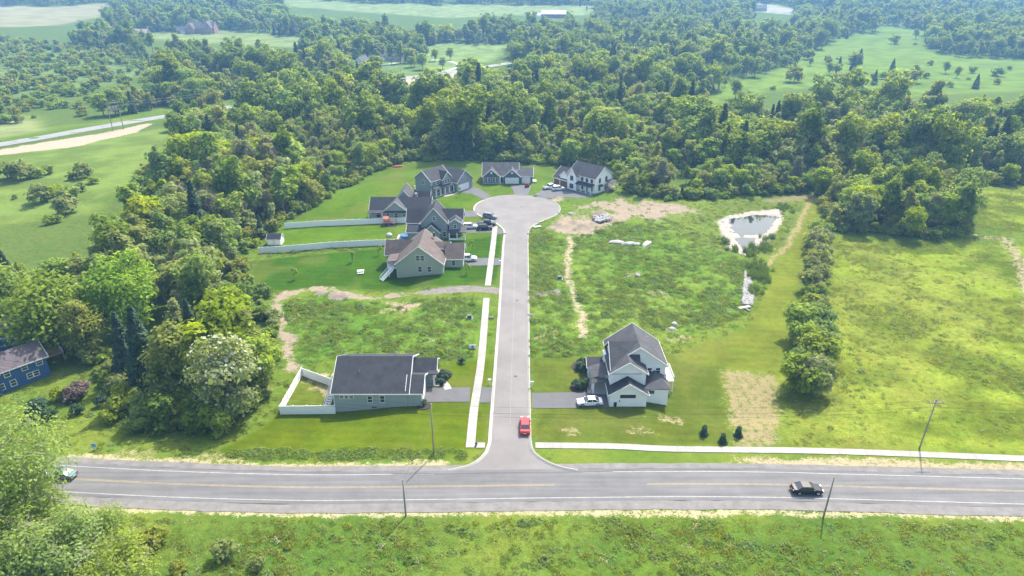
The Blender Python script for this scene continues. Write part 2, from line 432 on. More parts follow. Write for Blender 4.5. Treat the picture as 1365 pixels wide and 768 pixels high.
WALKS = [[(-7.1,93.5),(-7.0,105.2),(-6.4,121.5),(-6.3,151.4)], [(-6.2,158.6),(-5.6,185.0),(-5.3,202.8)], [(-6.1,94.1),(-4.5,94.1)], [(4.0,94.1),(17.6,93.8),(27.7,93.1),(54.0,92.5),(85.1,90.6),(94.1,90.1)]]
def build_ground():
    def grow(a, b, s, g, mx):
        r = [a]
        while r[-1] < b:
            s = min(s * g, mx); r.append(r[-1] + s)
        return r
    near = list(np.arange(-150, 190.01, .7))
    xl = [-v for v in grow(150, 1250, .7, 1.06, 14)][1:][::-1] + near + grow(190, 1250, .7, 1.06, 14)[1:]
    yl = [-60, -20, 10, 30] + list(np.arange(45, 300, .7)) + grow(300, 1495, .7, 1.02, 7)[1:]
    X, Y = np.meshgrid(np.array(xl), np.array(yl))
    x, y = X.ravel(), Y.ravel()
    z = H(x, y)
    n = len(x)
    col = np.empty((n, 3)); big = fbm(x, y, .03, 4); med = fbm(x, y, .13, 3, 40); sml = fbm(x, y, .5, 3, 11)
    def put(mask, c):
        mk = mask[:, None]; col[:] = col * (1 - mk) + np.array(c) * mk
    c1, c2 = np.array((.09, .155, .02)), np.array((.145, .195, .03))
    t = sm(.35, .65, big * .6 + med * .4)[:, None]
    col[:] = c1 * (1 - t) + c2 * t
    rough = np.ones(n) * .6
    bare = np.zeros(n); bcol = np.tile(np.array((.36, .31, .24)), (n, 1))
    def bareput(mask, c):
        nonlocal bare
        mk = (mask > bare)[:, None] * np.clip(mask * 3, 0, 1)[:, None]
        bcol[:] = bcol * (1 - mk) + np.array(c) * mk
        bare = np.maximum(bare, mask)
    # woods floor
    wd = pmask(x, y, WOOD, 3, 3, .08)
    for pts, c in FIELDS: wd *= 1 - pmask(x, y, pts, 3)
    for pts in OPEN_EXTRA: wd *= 1 - pmask(x, y, pts, 2)
    put(wd * .8, (.085, .13, .032))
    for pts, c in FIELDS:
        mk = pmask(x, y, pts, 5, 6, .03)
        cv = np.array(c)[None] * (.82 + .36 * sm(.3, .7, med))[:, None]
        col[:] = col * (1 - mk[:, None]) + cv * mk[:, None]
        rough *= 1 - .75 * mk
    # meadows
    mk = np.maximum(pmask(x, y, MEADOW_R, 2.5, 2), pmask(x, y, MEADOW_NE, 2.5, 2))
    cv = np.array((.118, .172, .017)) * (1 - t) + np.array((.152, .195, .024)) * t
    cv = cv * (.66 + .5 * sm(.3, .7, med) + .24 * sm(.35, .65, fbm(x * .5, y * 1.6, .2, 3, 70)))[:, None]
    dry = sm(.52, .7, fbm(x, y, .05, 4, 99))[:, None] * .4
    cv = cv * (1 - dry) + np.array((.17, .185, .04)) * dry
    col[:] = col * (1 - mk[:, None]) + cv * mk[:, None]; rough = np.maximum(rough * (1 - mk), mk * .8)
    for pts in (WEEDS_L, WEEDS_R):
        mk = pmask(x, y, pts, 1.5, 1.5)
        cv = np.array((.075, .145, .018)) * (1 - t) + np.array((.12, .18, .028)) * t
        cv = cv * (.75 + .5 * sm(.3, .7, sml))[:, None]
        col[:] = col * (1 - mk[:, None]) + cv * mk[:, None]; rough = np.maximum(rough, mk)
    mk = (y < 79) * sm(.42, .62, fbm(x, y, .07, 4, 120)); put(mk * .55, (.06, .115, .02)); mk = pmask(x, y, SCRUB_N, 5, 4); put(mk * .3, (.075, .135, .024)); rough = np.maximum(rough, mk)
    # mown lawns
    for pts, c in ((LAWN_A, (.077, .113, .006)), (LAWN_B, (.082, .112, .015)), (LAWN_C, (.038, .09, .006)), (LAWN_DE, (.07, .13, .008)),
                   (LAWN_BACK, (.08, .135, .015)), (MOWN_R, (.125, .155, .02)), (BASIN, (.105, .15, .028)), (YARD_A, (.095, .125, .015))):
        mk = pmask(x, y, pts, .8, .8)
        stripe = .5 + .5 * np.sin((y * .97 + x * .1) * 2 * math.pi / 2.4)
        cv = np.array(c)[None] * (.86 + .3 * sm(.3, .7, med * .6 + sml * .4) + .13 * stripe)[:, None]
        dry = sm(.55, .72, fbm(x, y, .09, 3, 77))[:, None] * .3
        cv = cv * (1 - dry) + np.array((.15, .155, .04)) * dry
        col[:] = col * (1 - mk[:, None]) + cv * mk[:, None]; rough = rough * (1 - mk) + .08 * mk
    rough *= 1 - pmask(x, y, BASIN, 2) * .3
    # bare earth, straw, gravel
    bareput(pmask(x, y, STRIP_B, 1.6, 1.2) * (.5 + .26 * (.5 + .5 * np.sin(x * 2 * math.pi / 1.9))), (.31, .27, .14))
    bareput(lmask(x, y, VERGE_N, 1.0, .8, .8) * .62, (.46, .42, .25))
    bareput(lmask(x, y, VERGE_F1, 1.3, .9, .9) * .62, (.44, .4, .24))
    bareput(lmask(x, y, VERGE_F2, 1.7, 1.0, 1.0) * sm(28, 44, x) * .66, (.42, .37, .24))
    bareput(lmask(x, y, TRACK_L, 1.4, 1.2, 1.8) * (.52 + .5 * sm(.3, .6, fbm(x, y, .3, 3, 88))), (.34, .29, .22))
    bareput(lmask(x, y, TRACK_L[:3], 1.9, .8, .6) * .95, (.25, .24, .225))
    bareput(pmask(x, y, TRACK_L_BARE, 2.0, 1.5) * .7, (.42, .34, .25))
    bareput(lmask(x, y, TRACK_R, 1.0, 1.2, 1.5) * .72, (.44, .38, .26))
    bareput(lmask(x, y, SPUR_R, 1.3, .8, .5) * .9, (.25, .24, .23))
    bareput(pmask(x, y, DIRT_H, 4, 4, .12) * (.28 + .6 * sm(.38, .6, fbm(x, y, .09, 3, 33))), (.35, .3, .225))
    bareput(lmask(x, y, TRAIL_R, 1.4, 1.2, 1) * .62, (.33, .28, .13))
    bareput(lmask(x, y, [(139.5,195.4),(148.1,191.6),(141.9,176.5),(127.3,150.3),(117.8,135.0)], 2.2, 1.4, 1.2) * .6, (.36, .33, .2))
    bareput(pmask(x, y, BROWN_N, 2, 2) * .6, (.26, .22, .13))
    for pts in VERGE_FAR: bareput(pmask(x, y, pts, 1.5, 1.5) * .95, (.47, .41, .31))
    bareput(pmask(x, y, YARD_A, .6) * sm(.5, .62, med) * .6, (.36, .32, .18))
    for (px_, py_, r_) in [(*(36.7,131.0), 2.5), (*(35.5,135.0), 2), (*(36.3,154.6), 4), (*(31.5,166.2), 3), (*(6.5,131.6), 3), (*(8.9,135.0), 2),
                           (*(10.2,98.0), 2), (*(28.3,102.0), 3), (*(22.1,98.0), 2.5), (*(-14.2,138.6), 1.6), (*(-15.6,135.0), 1.2), (*(-49.7,90.9), 4), (*(-63.9,90.5), 5),
                           (*(-30.3,146.5), 2.4), (*(-17.6,129.9), 1.5), (*(-86.1,95.6), 2.5)]:
        bareput(np.clip(1.0 - np.hypot(x - px_, (y - py_) * 1.6) / (r_ * 1.5) + (sml - .5) * 1.2, 0, .46), (.36, .32, .19))
    # pond basin
    bank = pmask(x, y, POND_BANK, 1.2, .8); deep = np.maximum(pmask(x, y, POND_DEEP, 1.6, 1.2), pmask(x, y, POND_LOW, 1.2, .8))
    bareput(bank * (.72 + .3 * sm(.3, .55, fbm(x, y, .25, 3, 66))), (.46, .43, .38))
    z -= bank * .35 + deep * .75 + bank * (sml - .5) * .6
    put(deep * .5, (.05, .05, .04))
    bareput(pmask(x, y, CHANNEL, 1.0, .8) * .9, (.42, .41, .4))
    # keep relief off paved places
    pav = pmask(x, y, OUTL, 1.2)
    dm = np.zeros(n)
    s = (np.abs(y - 84) < 40)
    dm[s] = np.clip((8.5 - seg_dist(x[s], y[s], MAIN, False)) / 2, 0, 1)
    pav = np.maximum(pav, dm)
    for q in list(DRV.values()) + list(DRV_POLY.values()): pav = np.maximum(pav, pmask(x, y, q, 1.0))
    for w_ in WALKS: pav = np.maximum(pav, lmask(x, y, w_, 1.5, .7))
    rough *= 1 - pav
    rough *= 1 - np.clip(bank * 2, 0, 1)
    z += rough * (sml - .5) * .8 + rough * (med - .5) * .7 * (y < 600)
    z -= pav * .03
    # soil heaps beside the new lots
    for (p, r_, h_) in [((29.0,213.5), 5, 1.3), ((31.5,209.8), 3.4, 1.1), ((21.8,202.1), 4.5, .9), ((25.5,204.1), 3, .8), ((19.8,206.2), 3, .7), ((14.8,204.1), 2.5, .5), ((-43.6,154.7), 4.5, 1.2), ((-48.2,156.4), 3, .8)]:
        g = np.exp(-((x - p[0]) ** 2 + (y - p[1]) ** 2) / (r_ * .6) ** 2)
        z += g * h_ * (.6 + .8 * sml)
        bareput(np.clip(g * 1.3, 0, .9), (.3, .255, .215))
    col *= .84; bcol *= np.array((.7, .67, .66))
    nx, ny = len(xl), len(yl)
    i = np.arange(nx * ny).reshape(ny, nx)
    f = np.stack([i[:-1, :-1], i[:-1, 1:], i[1:, 1:], i[1:, :-1]], -1).reshape(-1, 4)
    me = mesh_np('ground', np.stack([x, y, z], 1), f, [ground_mat()], smooth=True)
    def cattr(nm, arr):
        a = me.attributes.new(nm, 'FLOAT_COLOR', 'POINT')
        a.data.foreach_set('color', np.concatenate([arr, np.ones((n, 1))], 1).astype(np.float32).ravel())
    cattr('cover', col); cattr('soil', bcol)
    a = me.attributes.new('bare', 'FLOAT', 'POINT'); a.data.foreach_set('value', bare.astype(np.float32))
    a = me.attributes.new('rough', 'FLOAT', 'POINT'); a.data.foreach_set('value', rough.astype(np.float32))
    return tag(link('ground', me), kind='structure')

def ground_mat():
    m, nt, out = nodes_of('grass_and_soil')
    p = N(nt, 'ShaderNodeBsdfPrincipled')
    tc = N(nt, 'ShaderNodeTexCoord'); vec = tc.outputs['Object']
    at = {k: N(nt, 'ShaderNodeAttribute', attribute_name=k) for k in ('cover', 'soil', 'bare', 'rough')}
    n1 = noise(nt, vec, .9, 4, .65); n2 = noise(nt, vec, 3.2, 3, .6); n3 = noise(nt, vec, .25, 3)
    k = math_(nt, 'ADD', math_(nt, 'MULTIPLY', n1, .55), math_(nt, 'MULTIPLY', n2, .45))
    amp = maprange(nt, at['rough'].outputs['Fac'], 0, 1, .2, .5)
    kk = maprange(nt, k, .3, .7, -1, 1)
    v = math_(nt, 'ADD', 1.0, math_(nt, 'MULTIPLY', kk, amp))
    hs = N(nt, 'ShaderNodeHueSaturation'); nt.links.new(at['cover'].outputs['Color'], hs.inputs['Color']); nt.links.new(v, hs.inputs['Value'])
    nt.links.new(maprange(nt, n3, .3, .7, .485, .51), hs.inputs['Hue'])
    soil = N(nt, 'ShaderNodeHueSaturation'); nt.links.new(at['soil'].outputs['Color'], soil.inputs['Color'])
    nt.links.new(maprange(nt, k, .3, .7, .72, 1.25), soil.inputs['Value'])
    e = math_(nt, 'ADD', at['bare'].outputs['Fac'], math_(nt, 'MULTIPLY', math_(nt, 'SUBTRACT', k, .5), 1.9))
    f = maprange(nt, e, .38, .62, 0, 1)
    c = mixc(nt, f, hs.outputs[0], soil.outputs[0])
    nt.links.new(c, p.inputs['Base Color'])
    p.inputs['Roughness'].default_value = .9; p.inputs['Specular IOR Level'].default_value = 0
    b = N(nt, 'ShaderNodeBump'); b.inputs['Distance'].default_value = .35
    nt.links.new(maprange(nt, at['rough'].outputs['Fac'], 0, 1, .12, .85), b.inputs['Strength'])
    nt.links.new(k, b.inputs['Height']); nt.links.new(b.outputs[0], p.inputs['Normal'])
    nt.links.new(p.outputs[0], out.inputs[0])
    return m

ground = build_ground()

# ------------------------------------------------------------------ paved surfaces
def smooth_line(pts, step):
    """Catmull-Rom resample"""
    p = [np.array(q, float) for q in pts]; p = [2*p[0]-p[1]] + p + [2*p[-1]-p[-2]]
    out = []
    for i in range(1, len(p) - 2):
        n = max(1, int(np.linalg.norm(p[i+1] - p[i]) / step))
        for k in range(n):
            t = k / n
            out.append(.5 * (2*p[i] + (p[i+1]-p[i-1])*t + (2*p[i-1]-5*p[i]+4*p[i+1]-p[i+2])*t*t + (3*p[i]-p[i-1]-3*p[i+1]+p[i+2])*t**3))
    out.append(p[-2])
    return np.array(out)
def normals(c):
    d = np.gradient(c, axis=0); d /= np.linalg.norm(d, axis=1)[:, None]
    return np.stack([-d[:, 1], d[:, 0]], 1)
def ribbon(name, c, o0, o1, dz, mat, parent=None, thick=0.0, wob=0.0):
    """strip along centre line c between offsets o0..o1 (left positive)"""
    nn = normals(c); ws = np.linspace(0, 1, max(2, int(abs(o1 - o0) / 2.5) + 2))
    rows = []
    for w in ws:
        off = o0 + (o1 - o0) * w
        jit = (fbm(c[:, 0], c[:, 1], .35, 3, 3 + w * 20) - .5)[:, None] * wob if w in (0, 1) else 0
        q = c + nn * (off + jit)
        rows.append(np.stack([q[:, 0], q[:, 1], H(q[:, 0], q[:, 1]) + dz], 1))
    v = np.stack(rows, 1); a, b = v.shape[:2]
    i = np.arange(a * b).reshape(a, b)
    f = np.stack([i[:-1, :-1], i[:-1, 1:], i[1:, 1:], i[1:, :-1]], -1).reshape(-1, 4)
    if o1 > o0: f = f[:, ::-1]
    return link(name, mesh_np(name, v.reshape(-1, 3), f, [mat]), parent)
def patch(name, q, dz, mat, nx=10, ny=6):
    q = [np.array(p, float) for p in q]
    v = []
    for j in range(ny + 1):
        for i in range(nx + 1):
            a, b = i / nx, j / ny
            p = (q[0]*(1-a)+q[1]*a)*(1-b) + (q[3]*(1-a)+q[2]*a)*b
            v.append((p[0], p[1], hz(p[0], p[1]) + dz))
    f = [(j*(nx+1)+i, (j+1)*(nx+1)+i, (j+1)*(nx+1)+i+1, j*(nx+1)+i+1) for j in range(ny) for i in range(nx)]
    me = mesh_np(name, v, np.array(f), [mat])
    o = link(name, me)
    if me.polygons[0].normal.z < 0: me.flip_normals()
    return o
def flat_poly(name, pts, dz, mat):
    tri = tessellate_polygon([[Vector((p[0], p[1], 0)) for p in pts]])
    v = [(p[0], p[1], hz(p[0], p[1]) + dz) for p in pts]
    me = mesh_np(name, v, np.array(tri), [mat])
    if me.polygons[0].normal.z < 0: me.flip_normals()
    return link(name, me)

def asphalt_road_mat():
    """worn two-lane asphalt: wheel tracks polished paler along the road, patched edges"""
    m, nt, out = nodes_of('two_lane_asphalt')
    p = N(nt, 'ShaderNodeBsdfPrincipled'); tc = N(nt, 'ShaderNodeTexCoord'); vec = tc.outputs['Object']
    mp = N(nt, 'ShaderNodeMapping'); mp.inputs['Scale'].default_value = (.05, 1.1, 1); nt.links.new(vec, mp.inputs[0])
    a = noise(nt, mp.outputs[0], 1.0, 4); b = noise(nt, vec, .3, 4); c = noise(nt, vec, 14, 2)
    k = math_(nt, 'ADD', math_(nt, 'MULTIPLY', a, .5), math_(nt, 'ADD', math_(nt, 'MULTIPLY', b, .25), math_(nt, 'MULTIPLY', c, .25)))
    col = mixc(nt, maprange(nt, k, .36, .64, 0, 1), (.088, .088, .091), (.158, .155, .157))
    nt.links.new(col, p.inputs['Base Color']); p.inputs['Roughness'].default_value = .85; p.inputs['Specular IOR Level'].default_value = .3
    nt.links.new(p.outputs[0], out.inputs[0])
    return m
mc = smooth_line(MAIN, 1.5)
ROADM = asphalt_road_mat()
SHOULD = M('gravel_shoulder', (.16, .152, .145), .95, .3, .6, 8, .4)
mr = ribbon('main_road', mc, -3.7, 3.7, .03, ROADM); tag(mr, kind='structure')
sh = ribbon('road_shoulder', mc, 3.7, 5.0, .022, SHOULD, wob=.5); tag(sh, kind='structure')
sh = ribbon('road_shoulder', mc, -5.6, -3.7, .022, SHOULD, wob=.5); tag(sh, kind='structure')
# painted lines, broken where the side street joins
right = mc[:, 0]
j0 = int(np.argmin(np.abs(right + 12))); j1 = int(np.argmin(np.abs(right - 12)))
ribbon('edge_line', mc, -2.98, -2.84, .036, PAINTW, mr)
ribbon('edge_line', mc[:j0+1], 2.84, 2.98, .036, PAINTW, mr)
ribbon('edge_line', mc[j1:], 2.84, 2.98, .036, PAINTW, mr)
k0 = int(np.argmin(np.abs(right - 6)))
k9 = int(np.argmin(np.abs(right - 22)))
for o0, o1 in ((.06, .16), (-.16, -.06)):
    ribbon('centre_line', mc[:k0+1], o0, o1, .036, PAINTY, mr)
    ribbon('centre_line', mc[k9:], o0, o1, .036, PAINTY, mr)
mnn0 = normals(mc)
ribbon('tar_seam', mc[j0-4:j1+4], 2.9, 3.0, .036, M('tar', (.05, .05, .052), .7), mr)

TAR = M('tar_seal', (.11, .11, .112), .8)
crng = np.random.default_rng(17)
for k in range(9):
    x0_ = -64 + k * 17 + crng.uniform(-4, 4); i0 = int(np.argmin(np.abs(right - x0_))); off = crng.uniform(-3.2, 3.2)
    q = mc[i0]; a_ = crng.uniform(-.5, .5) if k % 2 else 1.57 + crng.uniform(-.3, .3); L_ = crng.uniform(2.5, 7)
    c_ = [q + mnn0[i0] * off + np.array([math.cos(a_), math.sin(a_)]) * L_ * t + crng.normal(size=2) * .18 for t in np.linspace(-.5, .5, 6)]
    c_ = [p for p in c_ if seg_dist(np.array([p[0]]), np.array([p[1]]), mc, False)[0] < 3.5]
    if len(c_) > 2: ribbon('crack_seal', smooth_line(c_, .5), -.025, .025, .038, TAR, mr)
# side street
mid = [mc[j] for j in range(len(mc)) if ST_L[0][0] - .5 <= mc[j][0] <= ST_R[-1][0] + .5]
mnn = normals(mc)
edge = [tuple(mc[j] + mnn[j] * 3.72) for j in range(len(mc)) if ST_L[0][0] - .5 <= mc[j][0] <= ST_R[-1][0] + .5]
outl = [tuple(q) for q in smooth_line(OUTL, 1.2)]
street = flat_poly('street', outl + edge[::-1], .028, STREET); tag(street, kind='structure')
ov = np.array(outl)
onn = -normals(ov)      # towards the carriageway is the right-hand side going clockwise
def kerb():
    rows = []
    for off, z in ((0, -.05), (0, .13), (.16, .13), (.2, .045), (.62, .04), (.62, 0)):
        q = ov + onn * off
        rows.append(np.stack([q[:, 0], q[:, 1], H(q[:, 0], q[:, 1]) + z], 1))
    v = np.stack(rows, 1); a, b = v.shape[:2]
    i = np.arange(a * b).reshape(a, b)
    f = np.stack([i[:-1, :-1], i[:-1, 1:], i[1:, 1:], i[1:, :-1]], -1).reshape(-1, 4)
    return link('kerb', mesh_np('kerb', v.reshape(-1, 3), f, [CONC]))
tag(kerb(), kind='structure')
STC = smooth_line([((a[0]+b[0])/2, (a[1]+b[1])/2) for a, b in zip([(-4.1,100.0),(-3.7,122.1),(-3.3,148.3),(-2.9,185.0)], [(3.4,100.0),(3.7,122.1),(4.2,148.3),(4.8,185.0)])], 2)
tag(ribbon('street_seam', STC, -.05, .05, .033, M('seam', (.2, .195, .19), .8, .2)), kind='structure')

for k in range(9):
    p = STC[int(crng.integers(2, len(STC) - 2))] + np.array([crng.uniform(-2.4, 2.4), 0]); a_ = crng.uniform(-.4, .4) + (1.57 if k % 3 else 0)
    c_ = [p + np.array([math.cos(a_), math.sin(a_)]) * t + crng.normal(size=2) * .12 for t in np.linspace(-1.6, 1.6, 5)]
    ribbon('crack_seal', smooth_line(c_, .5), -.03, .03, .036, TAR, street)
for p in (STC[len(STC)//5], STC[len(STC)*3//5], (2.5, 222.0)):
    MB().tube([(0, 0, 0), (0, 0, .02)], .36, 14).build('manhole_cover', DARKM, street, (p[0] + .8, p[1], hz(p[0], p[1]) + .025))
# sidewalks of cast slabs with open joints
def sidewalk(pts, w, parent=None):
    c = smooth_line(pts, .25); L = np.concatenate([[0], np.cumsum(np.linalg.norm(np.diff(c, axis=0), axis=1))])
    mb = MB(); s = 0; nn = normals(c)
    root = tag(empty('sidewalk', (0, 0, 0)), kind='structure')
    while s < L[-1] - .4:
        e = min(s + 1.5, L[-1]) - .025
        P_ = [np.array([np.interp(t, L, c[:, k]) for k in (0, 1)]) for t in (s, e)]
        Nn = [np.array([np.interp(t, L, nn[:, k]) for k in (0, 1)]) for t in (s, e)]
        q = [P_[0] - Nn[0]*w/2, P_[0] + Nn[0]*w/2, P_[1] + Nn[1]*w/2, P_[1] - Nn[1]*w/2]
        z = [hz(a[0], a[1]) + .07 + random.uniform(-.006, .006) for a in q]
        m2 = MB(); m2.v = [(a[0], a[1], zz) for a, zz in zip(q, z)] + [(a[0], a[1], zz - .16) for a, zz in zip(q, z)]
        m2.f = [(0, 3, 2, 1), (4, 5, 6, 7), (0, 1, 5, 4), (1, 2, 6, 5), (2, 3, 7, 6), (3, 0, 4, 7)]
        m2.build('slab', SLABS[random.randrange(3)], root)
        s += 1.5
    return root
SLABS = [M('slab_concrete_%d' % i, c, .9, .14, .5, 9, .2) for i, c in enumerate(((.29, .273, .25), (.265, .252, .232), (.315, .297, .272)))]
sidewalk(WALKS[0], 1.55)
sidewalk(WALKS[1], 1.55)
sidewalk(WALKS[2], 1.4)
sidewalk(WALKS[3], 1.5)
for k, q in DRV.items():
    tag(patch('driveway', q, .045, DRIVE), kind='structure')
for k, q in DRV_POLY.items():
    tag(flat_poly('driveway', q, .045, DRIVE), kind='structure')
fr = smooth_line(FAR_ROAD, 6)
f_ = ribbon('far_road', fr, -4.6, 4.6, .1, M('far_asphalt', (.22, .22, .225), .9, .15, .1, 2)); tag(f_, kind='structure')
for o0 in (-3.4, 3.4): ribbon('edge_line', fr, o0 - .1, o0 + .1, .13, PAINTW, f_)
ribbon('centre_line', fr, -.15, .15, .13, PAINTY, f_)
for pts in ([(-53.6,547.6),(-43.6,587.3),(-53.5,616.7),(-70.7,627.0)], [(-126.7,564.6),(-112.9,587.3),(-97.3,606.7)]):
    tag(ribbon('farm_drive', smooth_line(pts, 5), -2, 2, .1, M('gravel', (.36, .35, .33), .95, .15)), kind='structure')

# pond water
def water_mat():
    m, nt, out = nodes_of('pond_water')
    p = N(nt, 'ShaderNodeBsdfPrincipled'); p.inputs['Base Color'].default_value = (.03, .035, .03, 1)
    p.inputs['Roughness'].default_value = .03; p.inputs['IOR'].default_value = 1.33; p.inputs['Specular IOR Level'].default_value = 1.0
    tc = N(nt, 'ShaderNodeTexCoord'); k = noise(nt, tc.outputs['Object'], .8, 2)
    b = N(nt, 'ShaderNodeBump'); b.inputs['Strength'].default_value = .04; b.inputs['Distance'].default_value = .05
    nt.links.new(k, b.inputs['Height']); nt.links.new(b.outputs[0], p.inputs['Normal'])
    nt.links.new(p.outputs[0], out.inputs[0]); return m
wp = flat_poly('pond_water', POND_BANK, 0, water_mat())
wp.location.z = -.47
tag(wp, kind='structure')

# ------------------------------------------------------------------ house kit
_shared = {}
class House:
    def __init__(s, name, loc, rz, label, cat='house', group=None):
        s.r = tag(empty(name, loc, rz), label, cat, group)
    def box(s, name, x0, x1, y0, y1, z0, z1, mat, parent=None, bevel=0):
        return MB().box(x0, x1, y0, y1, z0, z1).build(name, mat, parent or s.r, bevel=bevel)
    def gable(s, x0, x1, y0, y1, z0, ze, axis, rise, wall, roof, oh=.4, t=.17, trim=WHITE, ends=(True, True), skirt=None):
        """gabled block; axis = direction of the ridge"""
        if axis == 'x': a, b, u0, u1 = x0, x1, y0, y1
        else: a, b, u0, u1 = y0, y1, x0, x1
        um = (u0 + u1) / 2; W = (u1 - u0) / 2; sl = rise / W
        MB().prism([(u0, z0), (u1, z0), (u1, ze), (um, ze + rise), (u0, ze)], axis, a, b).build('wall', wall, s.r)
        e = .03
        zt = ze + rise + e; zl = ze - oh * sl + e
        top = [(u0 - oh, zl + t), (um, zt + t), (u1 + oh, zl + t), (u1 + oh, zl), (um, zt), (u0 - oh, zl)]
        ra, rb = a - (oh if ends[0] else 0), b + (oh if ends[1] else 0)
        rf = MB().prism(top, axis, ra, rb).build('roof', roof, s.r)
        d = .09
        rk = [(u0 - oh - .05, zl + t - .02), (um, zt + t + .03), (u1 + oh + .05, zl + t - .02), (u1 + oh + .05, zl - d), (um, zt - d), (u0 - oh - .05, zl - d)]
        for k, (q0, q1) in enumerate(((ra - .06, ra + .02), (rb - .02, rb + .06))):
            if ends[k]: MB().prism(rk, axis, q0, q1).build('rake_board', trim, rf)
        for u in (u0 - oh - .06, u1 + oh + .005):
            mb = MB()
            if axis == 'x': mb.box(ra + .03, rb - .03, u, u + .055, zl - .06, zl + t - .03)
            else: mb.box(u, u + .055, ra + .03, rb - .03, zl - .06, zl + t - .03)
            mb.build('gutter', trim, rf)
        return rf
    def shed(s, name, x0, x1, y0, y1, z0, z1, roof, along='y', t=.14):
        """sloping roof slab: height z0 at the low index side, z1 at the high"""
        mb = MB()
        if along == 'y': mb.prism([(y0, z0), (y1, z1), (y1, z1 + t), (y0, z0 + t)], 'x', x0, x1)
        else: mb.prism([(x0, z0), (x1, z1), (x1, z1 + t), (x0, z0 + t)], 'y', y0, y1)
        return mb.build(name, roof, s.r)
    def hip(s, x0, x1, y0, y1, z, rise, inset, roof, t=.16):
        """hipped roof, ridge along the longer side"""
        if x1 - x0 >= y1 - y0: r = [(x0+inset, (y0+y1)/2), (x1-inset, (y0+y1)/2)]
        else: r = [((x0+x1)/2, y0+inset), ((x0+x1)/2, y1-inset)]
        mb = MB()
        mb.v = [(x0,y0,z),(x1,y0,z),(x1,y1,z),(x0,y1,z),(x0,y0,z+t),(x1,y0,z+t),(x1,y1,z+t),(x0,y1,z+t),(*r[0],z+rise+t),(*r[1],z+rise+t)]
        mb.f = [(3,2,1,0),(0,1,5,4),(1,2,6,5),(2,3,7,6),(3,0,4,7)]
        if x1 - x0 >= y1 - y0: mb.f += [(4,5,9,8),(5,6,9),(6,7,8,9),(7,4,8)]
        else: mb.f += [(4,5,8),(5,6,9,8),(6,7,9),(7,4,8,9)]
        o = mb.build('roof', roof, s.r)
        MB().box(x0-.04, x1+.04, y0-.04, y1+.04, z-.05, z+.03).build('fascia', WHITE, o)
        return o
    def _place(s, o, face, u, p, z):
        o.parent = s.r
        o.location = {'F': (u, p, z), 'B': (u, p, z), 'L': (p, u, z), 'R': (p, u, z)}[face]
        o.rotation_euler = (0, 0, {'F': 0, 'B': math.pi, 'L': -math.pi/2, 'R': math.pi/2}[face])
    def win(s, face, u, p, z, w=.95, h=1.4, n=1, shutter=None, trim=WHITE):
        """window: casing with sill, pane with a meeting rail; u along the wall, p wall plane, z sill height"""
        key = ('win', w, h, trim.name)
        if key not in _shared:
            mb = MB(); c = .1
            mb.box(-w/2-c, w/2+c, -.06, .02, h, h+c).box(-w/2-c, w/2+c, -.09, .02, -c, 0)
            mb.box(-w/2-c, -w/2, -.058, .02, 0, h).box(w/2, w/2+c, -.058, .02, 0, h).box(-w/2, w/2, -.045, .02, h*.5-.035, h*.5+.035)
            _shared[key] = (mb.mesh('window', trim), MB().box(-w/2, w/2, -.025, .02, 0, h).mesh('pane', GLASS))
        for i in range(n):
            uu = u + (i - (n-1)/2) * (w + .2)
            o = link('window', _shared[key][0]); s._place(o, face, uu, p, z)
            link('pane', _shared[key][1], o)
            if shutter:
                for sg in (-1, 1):
                    MB().box(sg*(w/2+.32)-.18, sg*(w/2+.32)+.18, -.05, .01, -.05, h+.05).build('shutter', shutter, o)
    def gdoor(s, face, u, p, w=4.9, h=2.2, mat=None, z=0.02):
        mat = mat or GDOOR
        f = link('garage_door', MB().box(-w/2-.14, -w/2, -.07, .02, 0, h+.14).box(w/2, w/2+.14, -.07, .02, 0, h+.14).box(-w/2, w/2, -.07, .02, h, h+.14).mesh('garage_door', WHITE))
        s._place(f, face, u, p, z)
        for k in range(4):
            MB().box(-w/2, w/2, -.035, .02, k*h/4+.012, (k+1)*h/4-.012).build('panel', mat, f)
    def door(s, face, u, p, z=0.1, mat=None, w=1.0, h=2.1):
        f = link('door', MB().box(-w/2-.12, -w/2, -.06, .02, 0, h+.12).box(w/2, w/2+.12, -.06, .02, 0, h+.12).box(-w/2, w/2, -.06, .02, h, h+.12).mesh('door', WHITE))
        s._place(f, face, u, p, z)
        MB().box(-w/2, w/2, -.03, .02, 0, h).build('leaf', mat or DARKM, f)
        MB().box(w/2-.16, w/2-.1, -.08, -.03, .95, 1.1).build('handle', GREYM, f)
    def column(s, x, y, z0, z1, r=.13):
        MB().box(x-r, x+r, y-r, y+r, z0+.004, z1).box(x-r-.05, x+r+.05, y-r-.05, y+r+.05, z0, z0+.25).build('column', WHITE, s.r)
    def vent(s, x, y, z, hgt=.7):
        MB().tube([(x, y, z), (x, y, z+hgt)], .07, 6).build('vent_pipe', GREYM, s.r)
    def stairs(s, x, y, z1, z0, dx, dy, w, n=8, mat=None, rail=True):
        """flight from (x,y,z1) down along (dx,dy) to z0"""
        mat = mat or VINYL
        st = MB(); L = math.hypot(dx, dy); ux, uy = dx/L, dy/L; nx, ny = -uy, ux
        o = empty('stairs', (0, 0, 0)); o.parent = s.r
        for k in range(n):
            t0, t1 = k/n, (k+1)/n; zz = z1 - (z1-z0)*(k+1)/(n+1)
            q = [(x+ux*L*t+nx*w/2*sg, y+uy*L*t+ny*w/2*sg) for t, sg in ((t0,-1),(t1,-1),(t1,1),(t0,1))]
            m = MB(); m.v = [(a, b, zz-.06) for a, b in q] + [(a, b, zz) for a, b in q]
            m.f = [(3,2,1,0),(4,5,6,7),(0,1,5,4),(1,2,6,5),(2,3,7,6),(3,0,4,7)]
            m.build('tread', mat, o)
